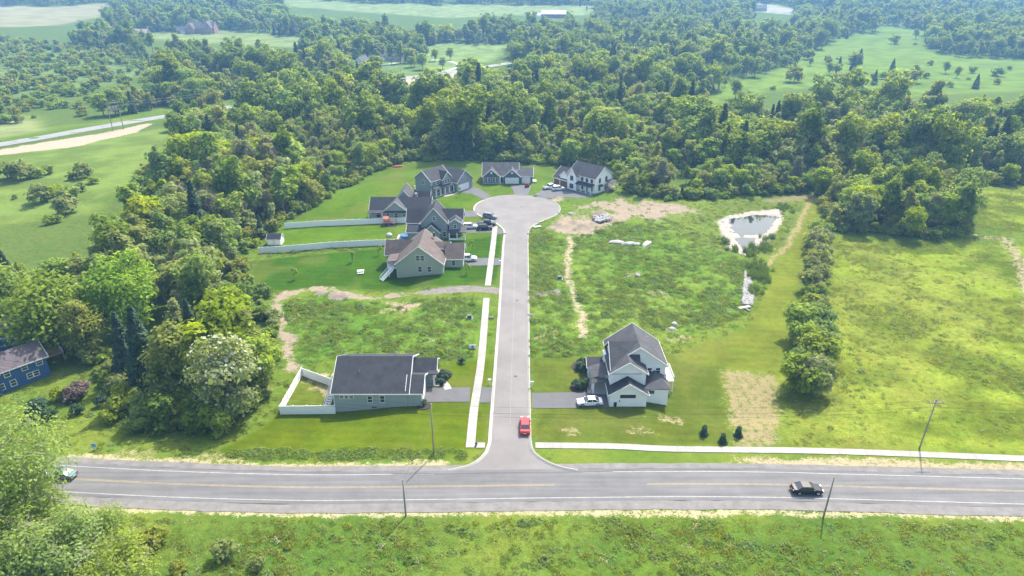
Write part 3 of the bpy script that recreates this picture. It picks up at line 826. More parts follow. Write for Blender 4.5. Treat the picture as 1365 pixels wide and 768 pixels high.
        for sg in (-1, 1):
            ax, ay = x+nx*(w/2+.04)*sg, y+ny*(w/2+.04)*sg
            MB().tube([(ax, ay, z1-.15), (ax+dx, ay+dy, z0+.1)], .11, 4).build('stringer', mat, o)
            if rail:
                MB().tube([(ax, ay, z1+.95), (ax+dx, ay+dy, z0+1.0)], .05, 5).build('handrail', mat, o)
                m = MB()
                for k in range(n*2+1):
                    t = k/(n*2); m.tube([(ax+dx*t, ay+dy*t, z1-.1+(z0-z1)*t), (ax+dx*t, ay+dy*t, z1+.92+(z0+.05-z1)*t)], .022 if 0 < k < n*2 else .06, 4)
                m.build('balusters', mat, o)
        return o
    def deck(s, x0, x1, y0, y1, z, zg, mat, rail=True, sides='LFR'):
        o = s.box('deck', x0, x1, y0, y1, z-.18, z, mat)
        for px_ in (x0+.12, x1-.12):
            for py_ in (y0+.12, y1-.12):
                MB().box(px_-.07, px_+.07, py_-.07, py_+.07, zg, z-.18).build('post', mat, o)
        if rail:
            for sd_ in sides:
                (ax, ay), (bx, by) = {'L': ((x0+.05,y0),(x0+.05,y1)), 'F': ((x0,y0+.05),(x1,y0+.05)), 'R': ((x1-.05,y0),(x1-.05,y1)), 'B': ((x0,y1-.05),(x1,y1-.05))}[sd_]
                m = MB().tube([(ax,ay,z+.98),(bx,by,z+.98)], .05, 4)
                n = max(2, int(math.hypot(bx-ax, by-ay)/.25))
                for k in range(n+1):
                    t = k/n; m.tube([(ax+(bx-ax)*t, ay+(by-ay)*t, z-.02), (ax+(bx-ax)*t, ay+(by-ay)*t, z+.96)], .022, 4)
                m.build('railing', VINYL, o)
        return o

# ---- ranch house on the corner lot (front left)
h = House('ranch_house', (-16.7, 105.6, 0), 0, 'grey-green single-storey house with a wide charcoal roof beside the white fenced yard')
h.gable(-16.3, -2.6, 0, 13.6, -2.2, 3.0, 'x', 3.55, S_GREY, SHING_D, ends=(True, True))
h.gable(-2.55, 0, .02, 6.4, -1, 3.0, 'x', 1.68, S_GREY, SHING_D)
h.gable(-2.5, 1.7, 7.6, 12.4, -1, 2.75, 'x', 1.5, S_GREY, SHING_D)
h.win('F', -13.9, 0, 1.75, .7, .55, 3); h.win('F', -9.6, 0, .9, .8, 1.3); h.win('F', -7.3, 0, .9, .8, 1.4)
h.box('basement_vent', -9.4, -8.5, -.03, .02, -.35, -.1, DARKM)
h.box('meter_box', -6.6, -6.3, -.14, .01, .1, .6, GREYM)
h.gdoor('R', 3.2, 0, 4.9, 2.2)
h.box('porch_slab', .02, 2.6, 6.6, 12.6, -.3, .12, CONC)
h.column(1.5, 6.9, .12, 2.75); h.column(1.5, 12.3, .12, 2.75); h.door('R', 10.4, 1.7)
h.shed('porch_roof', 0.45, 2.3, 6.45, 7.55, 2.75, 2.9, SHING_D)
h.vent(-11.9, 3.6, 4.9); h.vent(-6, 9, 5.6)
h.box('corner_board', -16.36, -16.2, -.03, .1, -2.0, 2.9, WHITE); h.box('corner_board', -.1, .05, -.03, .1, -.4, 2.9, WHITE)
h.deck(-18.0, -16.32, 4.4, 6.6, 1.9, -1.4, VINYL, True, 'LB')
h.stairs(-17.3, 4.4, 1.9, -1.25, -.9, -3.6, 1.0, 10)
h.win('L', 8, -16.3, .6, 1.6, 1.9)

# ---- white two-storey house (front right)
h = House('two_storey_house', (18.1, 105.5, 0), 0, 'white two-storey house with stepped front gables and grey roof beside a white parked car')
h.gable(0, 6.8, 0, 4, -.6, 2.75, 'y', 2.15, S_WHITE, SHING_D, ends=(True, False))
h.gable(.25, 6.85, 2.5, 9, 0, 5.75, 'y', 2.2, S_WHITE, SHING_G, ends=(True, False))
h.gable(.7, 6.0, 2.9, 12.3, 0, 5.7, 'x', 3.7, S_WHITE, SHING_G, ends=(True, False), oh=.45)
h.gable(.72, 11.1, 5.5, 14.5, -1.6, 5.72, 'y', 3.75, S_WHITE, SHING_G, ends=(True, True))
h.box('wall', 6.82, 11.1, 1.6, 5.5, -1.8, 2.85, S_WHITE)
h.hip(6.6, 11.55, 1.2, 9.3, 2.86, 1.45, 3.6, SHING_G)
h.win('F', 8.1, 5.5, 3.9, .75, 1.05); h.win('F', 9.7, 5.5, 3.9, .75, 1.05)
h.win('F', 3.3, 0, 2.0, .52, .5, 4, trim=DARKM); h.win('F', 7.7, 1.6, 1.9, .55, .5, 2, trim=DARKM)
h.door('F', 1.05, 0, -.02, DARKM, .55, 1.0); h.box('wall_lamp', 1.75, 1.9, -.14, .01, 1.15, 1.4, DARKM)
h.box('foundation', -.02, 6.82, -.03, 3.9, -.7, -.12, CONC)
h.gdoor('L', 2.0, 0, 3.4, 2.2)
h.box('porch_slab', -2.7, .6, 4.0, 12.5, -.3, .2, CONC)
h.shed('porch_roof', -3.0, .75, 5.2, 9.6, 2.7, 4.0, SHING_G, 'x')
h.gable(-3.0, .8, 9.7, 12.9, 0.1, 2.75, 'x', 1.0, S_WHITE, SHING_G, ends=(True, False))
for yy in (5.4, 7.6, 9.4): h.column(-2.7, yy, .2, 2.75)
h.column(-2.6, 4.2, .2, 2.5); h.shed('entry_roof', -2.9, .3, 4.0, 5.15, 2.5, 2.75, SHING_G)
h.box('entry_step', -3.6, -2.72, 4.2, 7.8, -.1, .12, CONC)
h.door('L', 7.6, .7, .2, DARKM)
h.win('L', 10.6, .7, 3.9, .9, 1.3); h.win('L', 7.4, .7, 3.9, .9, 1.3); h.win('L', 11.3, -3.0, .7, .9, 1.3)
h.box('dormer', -.2, .72, 9.2, 11.2, 4.0, 5.6, S_WHITE); h.win('L', 10.2, -.2, 4.2, .8, 1.1)
h.vent(9.2, 9.5, 6.8); h.vent(8.4, 12, 7.4)
h.deck(11.6, 13.2, 6.2, 11.0, 1.6, -1.6, VINYL, True, 'FRB')
h.win('R', 8, 11.1, 2.2, 1.7, 1.9); h.win('R', 4, 11.1, 2.2, .9, 1.3)

# ---- sage house with brown roof
h = House('gabled_house', (-30.6, 166, -.2), R(-.8), 'sage green house with a brown shingle roof and big front gable')
h.gable(0, 12.3, 0, 12.6, -1.8, 3.2, 'y', 4.9, S_OLIVE, SHING_B)
h.gable(12.35, 17.2, 4.6, 11.4, -.6, 2.9, 'x', 2.9, S_OLIVE, SHING_B, ends=(False, True))
h.gable(-4.0, 6, 7.2, 12.9, -1.2, 3.0, 'x', 2.9, S_OLIVE, SHING_B, ends=(True, False))
h.gable(8, 13.4, 7.4, 10.8, 3, 4.6, 'x', 1.2, S_OLIVE, SHING_B, oh=.25)
h.win('R', 9.1, 13.4, 4.75, .6, .6, 2)
h.win('F', 6.4, 0, 4.1, .95, 1.4, 2); h.win('F', 6.2, 0, .9, .95, 1.5); h.win('F', 8.7, 0, .9, .95, 1.5)
h.win('F', 14.7, 4.6, .9, .9, 1.3)
h.gdoor('R', 8, 17.2, 4.9, 2.2)
h.deck(-2.4, -.05, .9, 5.2, 1.5, -1.3, VINYL, True, 'LB')
h.shed('porch_roof', -2.9, -.05, 1.2, 6.5, 3.0, 3.5, SHING_B, 'x')
for yy in (1.5, 3.8, 6.1): h.column(-2.6, yy, 1.5 if yy < 5 else -1.2, 3.0)
h.stairs(-1.4, .9, 1.5, -1.1, -2.6, -2.4, 1.3, 9)
h.box('garden_border', 12.6, 15.2, 1.2, 4.3, -.2, .12, M('flower_bed', (.18, .12, .1), .95, .3, 2, 6, .5))
h.box('chimney_cap', 8.6, 9.2, 10.6, 11.2, 6.8, 8.0, SHING_B)

# ---- slate grey house with the steep gable
h = House('gabled_house', (-27.2, 192.6, -.3), 0, 'slate grey house with a steep front gable and dark roof between two parallel white fences')
h.gable(0, 7.9, 0, 8.2, -.8, 5.1, 'y', 4.6, S_BLUEG, SHING_D)
h.gable(-4.4, 12.2, 2.2, 8.8, -.8, 4.6, 'x', 3.0, S_BLUEG, SHING_D)
h.gable(-4.0, 4.9, -1.4, 3, -.8, 2.8, 'x', 1.2, S_BLUEG, SHING_D, ends=(True, False))
h.gable(1.0, 5.6, -2.2, 0, -.8, 3.0, 'y', 2.2, S_BLUEG, SHING_D, ends=(True, False))
h.gable(8.4, 12.0, -.3, 2.6, 3.1, 5.2, 'y', 1.2, S_BLUEG, SHING_D, oh=.25)
h.shed('porch_roof', 8.0, 13.6, -2.0, 2.2, 2.7, 3.5, SHING_G)
h.box('porch_slab', 8.0, 13.3, -1.9, 2.2, -.3, .2, CONC)
for xx in (8.5, 10.8, 13.1): h.column(xx, -1.7, .2, 2.75, .16)
h.box('porch_panel', 8.5, 13.1, -1.72, -1.66, .25, .9, VINYL)
h.win('F', 6.9, 0, .9, .9, 1.4); h.win('F', 10.2, -.3, 3.6, .8, 1.1); h.win('F', 11.4, 2.2, .8, 1.2, 1.5); h.win('F', 3.2, -2.2, .9, 1.1, 1.5)
h.win('R', 6.6, 12.2, .9, .9, 1.4); h.win('F', 4, 0, 5.9, .9, 1.2)

# ---- grey green ranch behind it
h = House('ranch_house', (-46.2, 212, -.7), 0, 'grey-green ranch house with a dark cross-gabled roof behind the upper white fence')
h.gable(0, 19.6, 0, 7.6, -.6, 3.05, 'x', 3.0, S_GREY, SHING_D)
h.gable(4.6, 12.2, -1.2, 4, -.6, 3.0, 'y', 3.1, S_GREY, SHING_G, ends=(True, False))
h.gable(7.0, 13.6, 6, 14, -.6, 3.4, 'y', 4.4, S_GREY, SHING_G)
h.gable(13, 18.4, 7.7, 13, -.6, 3.2, 'x', 2.8, S_GREY, SHING_D, ends=(False, True))
h.shed('porch_roof', 4.3, 12.5, -1.95, -1.25, 2.75, 3.0, SHING_D)
h.win('F', 5.9, -1.2, .9, .9, 1.4); h.win('F', 8.6, -1.2, .9, .9, 1.4); h.win('F', 11.1, -1.2, 1.4, .9, .8); h.win('F', 14.4, 0, .8, 1.3, 1.6)
h.box('porch_slab', -.4, 4.4, -2.4, -.02, -.5, .05, CONC)
h.column(-.1, -2.2, .05, 2.7); h.column(4.2, -2.2, .05, 2.7); h.shed('porch_roof', -.5, 4.28, -2.6, -.45, 2.7, 2.95, SHING_D)
h.win('F', 2.6, 0, .5, 1.5, 1.9)
h.box('chimney', 14, 14.8, 5.2, 6, 4, 7, STONEM)

# ---- grey two-storey turned to the turning circle
h = House('two_storey_house', (-28.6, 233.9, 0), R(49.8), 'grey two-storey house with a white columned porch and white garage door')
h.gable(0, 9.4, 0, 8.2, -.8, 5.5, 'x', 3.0, S_BLUEG, SHING_D)
h.gable(4.6, 8.8, -1.2, 4, 0, 5.5, 'y', 2.2, S_BLUEG, SHING_D, ends=(True, False))
h.gable(9.5, 17.6, -3.4, 7.4, -.4, 3.6, 'y', 3.6, S_BLUEG, SHING_G)
h.gable(17.0, 19.2, -.6, 5.4, -.4, 3.0, 'x', 1.8, S_BLUEG, SHING_G, ends=(False, True))
h.shed('porch_roof', -.3, 9.0, -2.5, 0, 2.75, 3.5, SHING_D)
h.box('porch_slab', -.1, 9.2, -2.4, -.02, -.3, .25, CONC)
for xx in (.2, 2.4, 4.6, 6.8, 8.9): h.column(xx, -2.2, .25, 2.8, .15)
for xx in (1.4, 3.2): h.win('F', xx, 0, 3.7, .9, 1.4); h.win('F', xx, 0, .8, .9, 1.5)
h.win('F', 6.7, -1.2, 3.7, .9, 1.4, 2); h.win('F', 6.7, -1.2, 6.1, .5, .6); h.door('F', 8.0, -1.2, .25, DARKM)
h.gdoor('F', 12.9, -3.4, 5.2, 2.3); h.win('F', 13.5, -3.4, 4.6, .8, .8)
h.gdoor('F', 18.3, -.6, 1.6, 2.2, DARKM)
h.win('L', 4.1, 0, 3.7, .9, 1.4); h.box('corner_board', -.04, .1, -.05, .1, -.4, 5.4, WHITE)
h.deck(1, 4, 8.25, 10.5, .6, -.2, WOODM, True, 'LBR')

# ---- slate blue ranch facing down the street
h = House('ranch_house', (-10.9, 250.8, 0), 0, 'slate blue ranch house with two white-edged front gables and white garage doors')
h.gable(0, 13.2, 0, 9.4, -.3, 2.9, 'x', 3.6, S_SLATE, SHING_G)
h.gable(.1, 6.2, -1.3, 4, -.3, 2.85, 'y', 2.6, S_SLATE, SHING_G, ends=(True, False))
h.gable(7.9, 13.9, -1.3, 4, -.3, 2.85, 'y', 2.6, S_SLATE, SHING_G, ends=(True, False))
h.gable(13.2, 18.6, -.7, 6.6, -.3, 2.8, 'x', 2.2, S_SLATE, SHING_G)
h.win('F', 1.8, -1.3, .8, .9, 1.5, 2); h.win('F', 4.6, -1.3, .8, .9, 1.5, 2)
h.gdoor('F', 10.9, -1.3, 4.9, 2.2); h.gdoor('F', 16.2, -.7, 2.9, 2.2)
for xx in (3.15, 10.9):
    MB().tube([(xx, -1.28, 4.15), (xx, -1.36, 4.15)], .42, 10).build('round_vent', WHITE, h.r)
h.door('F', 7.0, 0, .1, DARKM); h.box('porch_slab', 6.2, 7.9, -1.4, 0, -.2, .1, CONC); h.column(6.5, -1.2, .1, 2.75, .12)
h.box('foundation', -.05, 6.3, -1.36, -1.0, -.3, .35, CONC); h.box('corner_board', .02, .2, -1.36, -1.2, .35, 2.75, WHITE); h.box('corner_board', 6.08, 6.26, -1.36, -1.2, .35, 2.75, WHITE)
h.box('roof_monitor', 12.0, 13.6, 5.6, 6.6, 5.3, 6.0, VINYL)
h.box('patio_wall', 18.7, 20.2, -.4, 3.0, -.2, .5, CONC)

# ---- white farmhouse style house at the end of the circle
h = House('farmhouse', (16.3, 249.6, 0), R(-44.4), 'white gabled house with brown garage doors beside bare soil, two white cars in front')
h.gable(6.6, 18.8, 0, 9.8, -.4, 5.6, 'x', 3.3, S_WHITE, SHING_D)
h.gable(0, 7.6, -1.0, 8.4, -.2, 3.0, 'x', 3.0, S_WHITE, SHING_D, ends=(True, False))
h.gable(7.2, 11.2, -1.6, 4, -.2, 5.2, 'y', 2.8, S_WHITE, SHING_D, ends=(True, False), oh=.3)
h.gable(3.2, 6.8, -1.05, 3, 3.2, 4.2, 'y', 1.6, S_WHITE, SHING_D, ends=(True, False), oh=.25)
h.shed('porch_roof', 11.2, 18.6, -2.2, 0, 2.75, 3.4, SHING_D)
h.box('porch_slab', 11.2, 18.7, -2.1, -.02, -.3, .2, CONC)
for xx in (11.6, 13.9, 16.2, 18.4): h.column(xx, -1.95, .2, 2.8, .12)
h.gdoor('F', 1.6, -1.0, 2.7, 2.3, BDOOR); h.gdoor('F', 5.1, -1.0, 3.6, 2.3, BDOOR)
h.win('F', 9.2, -1.6, 3.6, 1.2, 1.5, trim=DARKM); h.win('F', 9.2, -1.6, .7, .7, 1.5, 2, trim=DARKM)
for xx in (12.8, 15.0, 17.2): h.win('F', xx, 0, 3.8, .9, 1.4, trim=DARKM)
for xx in (12.9, 17.2): h.win('F', xx, 0, .8, .9, 1.5, trim=DARKM)
h.door('F', 15.0, 0, .2, BDOOR)
h.win('R', 2.6, 18.8, 3.7, .9, 1.5, trim=DARKM); h.win('R', 6.4, 18.8, 3.7, .9, 1.5, trim=DARKM); h.win('R', 2.6, 18.8, .8, .9, 1.5, trim=DARKM); h.win('R', 6.6, 18.8, .8, 1.6, 1.6, trim=DARKM)
h.shed('side_roof', 18.85, 20.3, 1.6, 3.6, 2.9, 2.6, SHING_D, 'x')
h.deck(18.85, 21.4, 6.2, 9.6, 1.2, -.2, WOODM, True, 'FRB'); h.shed('deck_roof', 18.85, 21.6, 6.0, 9.8, 3.6, 3.3, SHING_D, 'x'); h.column(21.2, 6.4, 1.2, 3.35, .1); h.column(21.2, 9.4, 1.2, 3.35, .1)
h.stairs(20.2, 6.2, 1.2, 0, 0, -1.8, 1.2, 6, WOODM, False)

# ---- blue house at the wood's edge and its neighbour
h = House('blue_house', (-105.5, 104.2, 0), R(50), 'blue house with white framed windows and mottled brown roof at the edge of the wood')
h.gable(0, 18.3, 0, 7.2, -2, 3.3, 'x', 2.1, S_BLUE, SHING_P)
h.gable(3.6, 9.8, -.35, 4, -2, 3.2, 'y', 1.7, S_BLUE, SHING_P, ends=(True, False))
h.win('F', 8.4, -.35, 1.7, .9, 1.2); h.win('F', 11.4, 0, 1.8, .9, 1.2); h.win('F', 14.4, 0, 1.9, .9, 1.0); h.win('F', 17, 0, 1.9, 1.0, 1.0); h.win('F', 15.4, 0, -.1, .9, 1.0, 2)
h.win('F', 5.4, -.35, 1.7, .9, 1.2); h.win('F', 9.9, 0, -.5, .9, 1.2); h.win('F', 11.9, 0, -.5, .9, 1.2)
h.deck(18.4, 22.0, 2.2, 6.6, 1.7, -.6, WOODM, True, 'R')
h.box('table', 19.3, 20.8, 3.8, 5.2, 1.7, 2.4, WOODM)
h = House('blue_house', (-111.5, 124.5, 0), R(30), 'dark blue gabled building half hidden by trees behind the blue house')
h.gable(0, 14, 0, 7.5, -1.5, 3.0, 'x', 2.6, S_BLUE, SHING_D)
h.win('F', 9.5, 0, 1.2, .8, .9); h.win('F', 5.5, 0, 1.2, .8, .9); h.door('F', 12, 0, 0, WHITE)

# ---- far buildings
def far_house(name, p, rz, label, w, d, ze, rise, wall, roof, extra=None):
    h = House(name, on(p), rz, label)
    h.gable(-w/2, w/2, 0, d, -1.5, ze, 'x', rise, wall, roof)
    n = max(2, int(w / 4.5))
    for i in range(n):
        h.win('F', -w/2 + (i + .5) * w / n, 0, 1.0, 1.2, 1.5)
        if ze > 5: h.win('F', -w/2 + (i + .5) * w / n, 0, 3.9, 1.2, 1.4)
    h.door('F', -w/2 + w/n, 0, .05, DARKM)
    if extra: extra(h)
    return h
def mansion(h):
    h.gable(-14, -6, -4, 6, -1.5, 6, 'y', 5.5, BRICKM, SHING_P)
    h.gable(5, 14, -3, 10, -1.5, 7, 'y', 6.5, BRICKM, SHING_P)
    h.gable(-27, -16.2, 0, 9, -1.5, 3.6, 'x', 4.0, BRICKM, SHING_P)
    h.box('chimney', 2, 3.4, 6, 7.2, 5, 15, BRICKM); h.gdoor('F', -21, 0, 4.9, 2.4)
    h.win('F', -10, -4, 1, 1.4, 2); h.win('F', 9.5, -3, 1, 1.6, 2, 2); h.win('F', 9.5, -3, 4.5, 1.4, 1.8)
far_house('mansion', (-363.2,848.0), 0, 'large brick mansion with steep purple-brown gables on a lawn before distant trees', 32, 13, 6.4, 6, BRICKM, SHING_P, mansion)
far_house('outbuilding', (-424.1,818.5), R(4), 'low brown outbuilding left of the brick mansion lawn', 22, 12, 3.4, 4.2, M('tan_brick', (.34, .25, .2), .85, .2), M('tan_roof', (.3, .24, .2), .85, .2))
far_house('barn', (58.1,1021.7), R(-6), 'long barn with a pale roof at the rim of the far field', 34, 14, 5, 4.5, M('barn_red', (.22, .09, .08), .8, .2), M('pale_sheet_roof', (.55, .55, .57), .4, .1), lambda h: h.gable(-30, -17.2, 0, 10, -1, 3.4, 'x', 2.4, S_WHITE, _mats['pale_sheet_roof']))
far_house('farmhouse', (-102.7,616.7), R(-10), 'grey farmhouse among dark trees beside the far road', 15, 9, 5.2, 3.2, M('warm_grey_siding', (.36, .33, .31), .7, .1), SHING_G, lambda h: h.gable(-12, -7.6, 1, 8, -1, 3, 'x', 2, S_WHITE, SHING_G, ends=(True, False)))
far_house('barn', (-92.2,670.5), R(20), 'small barn with a white roof behind the grey farmhouse', 12, 8, 3.5, 2.4, M('barn_grey', (.3, .29, .29), .8, .2), M('white_sheet_roof', (.68, .68, .7), .4, .1))
far_house('cottage', (-121.5,596.8), R(70), 'white cottage half hidden behind a pale tree by the far road', 10, 8, 3.4, 2.8, S_WHITE, SHING_G)
far_house('ranch_house', (-134.9,371.9), R(35), 'low house with a slate roof tucked among trees beside the far road', 15, 8, 2.8, 2.4, M('taupe_siding', (.25, .22, .2), .7, .1), SHING_G, lambda h: h.gable(-12, -7.6, 1, 7, -1, 2.5, 'x', 1.8, S_GREY, SHING_G, ends=(True, False)))
far_house('shed', (237.3,437.3), R(5), 'small dark shed alone in the sloping right field', 6, 4, 2.4, 1.5, WOODM, SHING_D)
far_house('barn', (369.4,1105.8), R(-8), 'grey barn beside the pale lot below the far tree line', 26, 12, 4.5, 4, M('barn_grey', (.3, .29, .29), .8, .2), SHING_G)
h = House('garden_shed', on((-71.0,190.0)), 0, 'small white garden shed with a dark roof behind the lower white fence', 'shed')
h.gable(-2, 2, 0, 3.2, -.2, 1.9, 'x', 1.2, S_WHITE, SHING_D, oh=.2, t=.1); h.door('F', 0, 0, 0, WHITE, .9, 1.7)

# ------------------------------------------------------------------ fences
def fence(pts, label, hgt=1.85, step=2.4):
    p0 = pts[0]; root = tag(empty('vinyl_fence', on(p0)), label, 'fence')
    z0 = hz(*p0)
    post = MB().box(-.07, .07, -.07, .07, -.15, hgt + .1).box(-.09, .09, -.09, .09, hgt + .1, hgt + .15).mesh('post', VINYL)
    first = True
    for a, b in zip(pts[:-1], pts[1:]):
        L = math.hypot(b[0]-a[0], b[1]-a[1]); n = max(1, round(L / step)); ang = math.atan2(b[1]-a[1], b[0]-a[0])
        w = L / n - .15
        pan = MB().box(-w/2, w/2, -.025, .025, .05, hgt).box(-w/2, w/2, -.04, .04, hgt - .12, hgt + .02).box(-w/2, w/2, -.04, .04, .04, .18)
        for k in range(max(2, int(w / .3))):
            u = -w/2 + (k + .5) * .3
            if u < w/2: pan.box(u - .012, u + .012, -.031, .031, .18, hgt - .12)
        pm = pan.mesh('panel', VINYL)
        for i in range(n + 1):
            t = i / n; x, y = a[0] + (b[0]-a[0]) * t, a[1] + (b[1]-a[1]) * t
            if i > 0 or first: link('post', post, root, (x - p0[0], y - p0[1], hz(x, y) - z0), ang)
            if i < n:
                t = (i + .5) / n; x, y = a[0] + (b[0]-a[0]) * t, a[1] + (b[1]-a[1]) * t
                link('panel', pm, root, (x - p0[0], y - p0[1], hz(x, y) - z0), ang)
        first = False
    return root
fence([(-33.0, 112.6)] + [(-42.7,118.1),(-43.0,104.8),(-32.9,105.0)], 'white vinyl privacy fence around the small yard of the corner house')
fence([(-72.1,204.2),(-63.1,206.3),(-49.0,208.1),(-42.0,209.1),(-33.5,209.8)], 'white vinyl fence running from the wood to the grey-green ranch house')
fence([(-73.3,183.5),(-66.2,184.7),(-53.9,187.9),(-43.0,189.4),(-34.9,190.0)], 'white vinyl fence running past the garden shed to the sage house')

# ------------------------------------------------------------------ vehicles
def paint(name, c):
    m = M(name, c, .28, .04, spec=.6)
    b = m.node_tree.nodes.get('Principled BSDF') or [n for n in m.node_tree.nodes if n.type == 'BSDF_PRINCIPLED'][0]
    b.inputs['Coat Weight'].default_value = .15; b.inputs['Coat Roughness'].default_value = .12; b.inputs['Specular IOR Level'].default_value = .3
    return m
P_WHITE = paint('white_car_paint', (.72, .73, .74)); P_BLACK = paint('black_car_paint', (.006, .006, .009)); P_RED = paint('red_car_paint', (.42, .03, .035))
P_NAVY = paint('dark_blue_car_paint', (.02, .028, .05)); P_GREY = paint('grey_car_paint', (.16, .17, .18)); P_TEAL = paint('pale_green_car_paint', (.1, .2, .195)); P_BLUE = paint('blue_car_paint', (.05, .12, .25))
KINDS = {  # length, width, body stations (x, z top, half width factor), cabin (x0 base, x1 roof, x2 roof, x3 base), roof height
 'sedan': (4.75, 1.84, [(-2.37,.78,.86),(-2.2,.98,.95),(-1.3,1.0,1),(.9,.98,1),(2.0,.84,.96),(2.37,.62,.82)], (-1.75,-.95,.35,1.15), 1.46),
 'suv': (4.75, 1.9, [(-2.37,.85,.9),(-2.25,1.08,.97),(-1.3,1.1,1),(1.0,1.06,1),(2.05,.98,.97),(2.37,.7,.86)], (-2.28,-2.0,.45,1.15), 1.74),
 'pickup': (5.7, 2.0, [(-2.85,1.0,.94),(-2.75,1.12,.98),(-1.4,1.12,1),(1.3,1.1,1),(2.5,1.05,.97),(2.85,.8,.9)], (-.95,-.75,.75,1.45), 1.86),
}
def car(kind, p, rz, mat, label, group=None, dz=.05, cap=False):
    L, Wd, st, cb, hr = KINDS[kind]
    root = tag(empty('pickup_truck' if kind == 'pickup' else 'car', (p[0], p[1], hz(*p) + dz), rz), label, 'pickup' if kind == 'pickup' else 'car', group)
    w = Wd / 2
    mb = MB(); ring = []
    for (x, zt, k) in st:
        hw = w * k; zb = .26 if abs(x) < L/2 - .2 else .38
        ring.append(len(mb.v))
        mb.v += [(x, -hw*.93, zb), (x, -hw, (zb+zt)/2), (x, -hw*.97, zt-.1), (x, -hw*.86, zt), (x, hw*.86, zt), (x, hw*.97, zt-.1), (x, hw, (zb+zt)/2), (x, hw*.93, zb)]
    for a, b in zip(ring[:-1], ring[1:]):
        for i in range(8):
            j = (i + 1) % 8; mb.f.append((a+i, a+j, b+j, b+i))
    mb.f.append(tuple(ring[0]+i for i in range(8))); mb.f.append(tuple(ring[-1]+i for i in reversed(range(8))))
    body = mb.build('body', mat, root, bevel=.03)
    def zt_at(x): return float(np.interp(x, [s[0] for s in st], [s[1] for s in st]))
    def house_(name, c, zr, mm, shrink=0.0, ztop=None):
        x0, x1, x2, x3 = c; m = MB(); wb, wt = w*.9 - shrink, w*.74 - shrink
        zb0, zb1 = zt_at(x0) - .03, zt_at(x3) - .03
        m.v = [(x0,-wb,zb0),(x3,-wb,zb1),(x3,wb,zb1),(x0,wb,zb0),(x1,-wt,zr),(x2,-wt,zr),(x2,wt,zr),(x1,wt,zr)]
        m.f = [(3,2,1,0),(4,5,6,7),(0,1,5,4),(1,2,6,5),(2,3,7,6),(3,0,4,7)]
        return m.build(name, mm, root)
    house_('windows', cb, hr - .05, GLASS)
    x0, x1, x2, x3 = cb; wt = w*.74
    MB().box(x1-.02, x2+.02, -wt-.01, wt+.01, hr-.06, hr).build('roof', mat, root, bevel=.025)
    pl_ = MB(); wb = w*.9
    xm = (x1 + x2) / 2
    for sg in (-1, 1):
        for (xa, xb) in ((x0, x1), (x3, x2), (xm - .05, xm - .05)):
            pl_.tube([(xa, sg*(wb+.005), zt_at(xa)-.03), (xb, sg*(wt+.005), hr-.05)], .05, 4)
    pl_.build('pillars', mat, root)
    for sg in (-1, 1):
        MB().box(x3-.45, x3-.28, sg*(w+.02)-.1, sg*(w+.02)+.1, zt_at(x3)-.02, zt_at(x3)+.14).build('mirror', mat, root)
    if kind == 'pickup':
        if cap: house_('bed_cap', (-2.8, -2.72, -1.12, -1.05), 1.82, mat)
        else:
            MB().box(-2.7, -1.1, -w*.8, w*.8, 1.1, 1.135).build('bed_liner', DARKM, root)
    key = ('wheel', kind)
    if key not in _shared:
        r = .36 if kind != 'pickup' else .41
        _shared[key] = (MB().tube([(0,-.12,0),(0,.12,0)], r, 16).mesh('wheel', TYRE), MB().tube([(0,-.135,0),(0,.135,0)], r*.62, 12).mesh('rim', RIM), r)
    ty, ri, r = _shared[key]
    for xw in (-L*.29, L*.31):
        for sg in (-1, 1):
            o = link('wheel', ty, root, (xw, sg*(w-.1), r)); link('rim', ri, o)
    xf = st[-1][0]; xr = st[0][0]
    for sg in (-1, 1):
        MB().box(xf-.2, xf-.02, sg*w*.62-.2, sg*w*.62+.2, .62, .78).build('headlight', HEADL, root)
        MB().box(xr-.012, xr+.12, sg*w*.68-.16, sg*w*.68+.16, .68, .86).build('tail_light', REDL, root)
    MB().box(xr-.05, xr+.05, -w*.82, w*.82, .36, .52).build('rear_bumper', DARKM if kind == 'pickup' else mat, root)
    MB().box(xf-.06, xf+.04, -w*.55, w*.55, .42, .58).build('grille', DARKM, root)
    MB().box(xr-.02, xr+.02, -.26, .26, .56, .67).build('number_plate', WHITE, root)
    return root
car('sedan', (2.3,98.9), R(89), P_RED, 'red car driving up the side street past the sidewalk corner', dz=.03)
car('sedan', (45.8,82.7), R(-1), P_BLACK, 'glossy black sedan on the main road', dz=.04)
car('sedan', (14.5,106.2), R(183), P_WHITE, 'white sedan on the driveway of the white two-storey house')
car('pickup', (-12.6,175.2), R(2), P_WHITE, 'white pickup with a bed cap on the driveway of the sage house', cap=True)
car('suv', (-13.2,201.1), R(3), P_WHITE, 'white car beside two dark cars on the driveway of the slate grey house')
car('pickup', (-8.0,203.8), R(-4), P_NAVY, 'dark blue pickup on the driveway nearer the turning circle')
car('suv', (-8.5,200.0), R(2), P_BLACK, 'black car parked alongside the dark blue pickup')
car('suv', (-7.1,210.6), R(-20), P_GREY, 'dark grey car parked inside the turning circle', dz=.04)
car('pickup', (14.1,243.3), R(24), P_WHITE, 'white pickup parked before the brown garage doors')
car('suv', (17.0,241.4), R(20), P_WHITE, 'white car parked beside the white pickup near bare soil')
car('sedan', (-72.1,86.2), R(170), P_TEAL, 'pale green car on the main road half hidden by a tree', dz=.04)
car('sedan', (-266.4,366.0), R(20), P_BLUE, 'blue car parked on the pale grass across the far road')
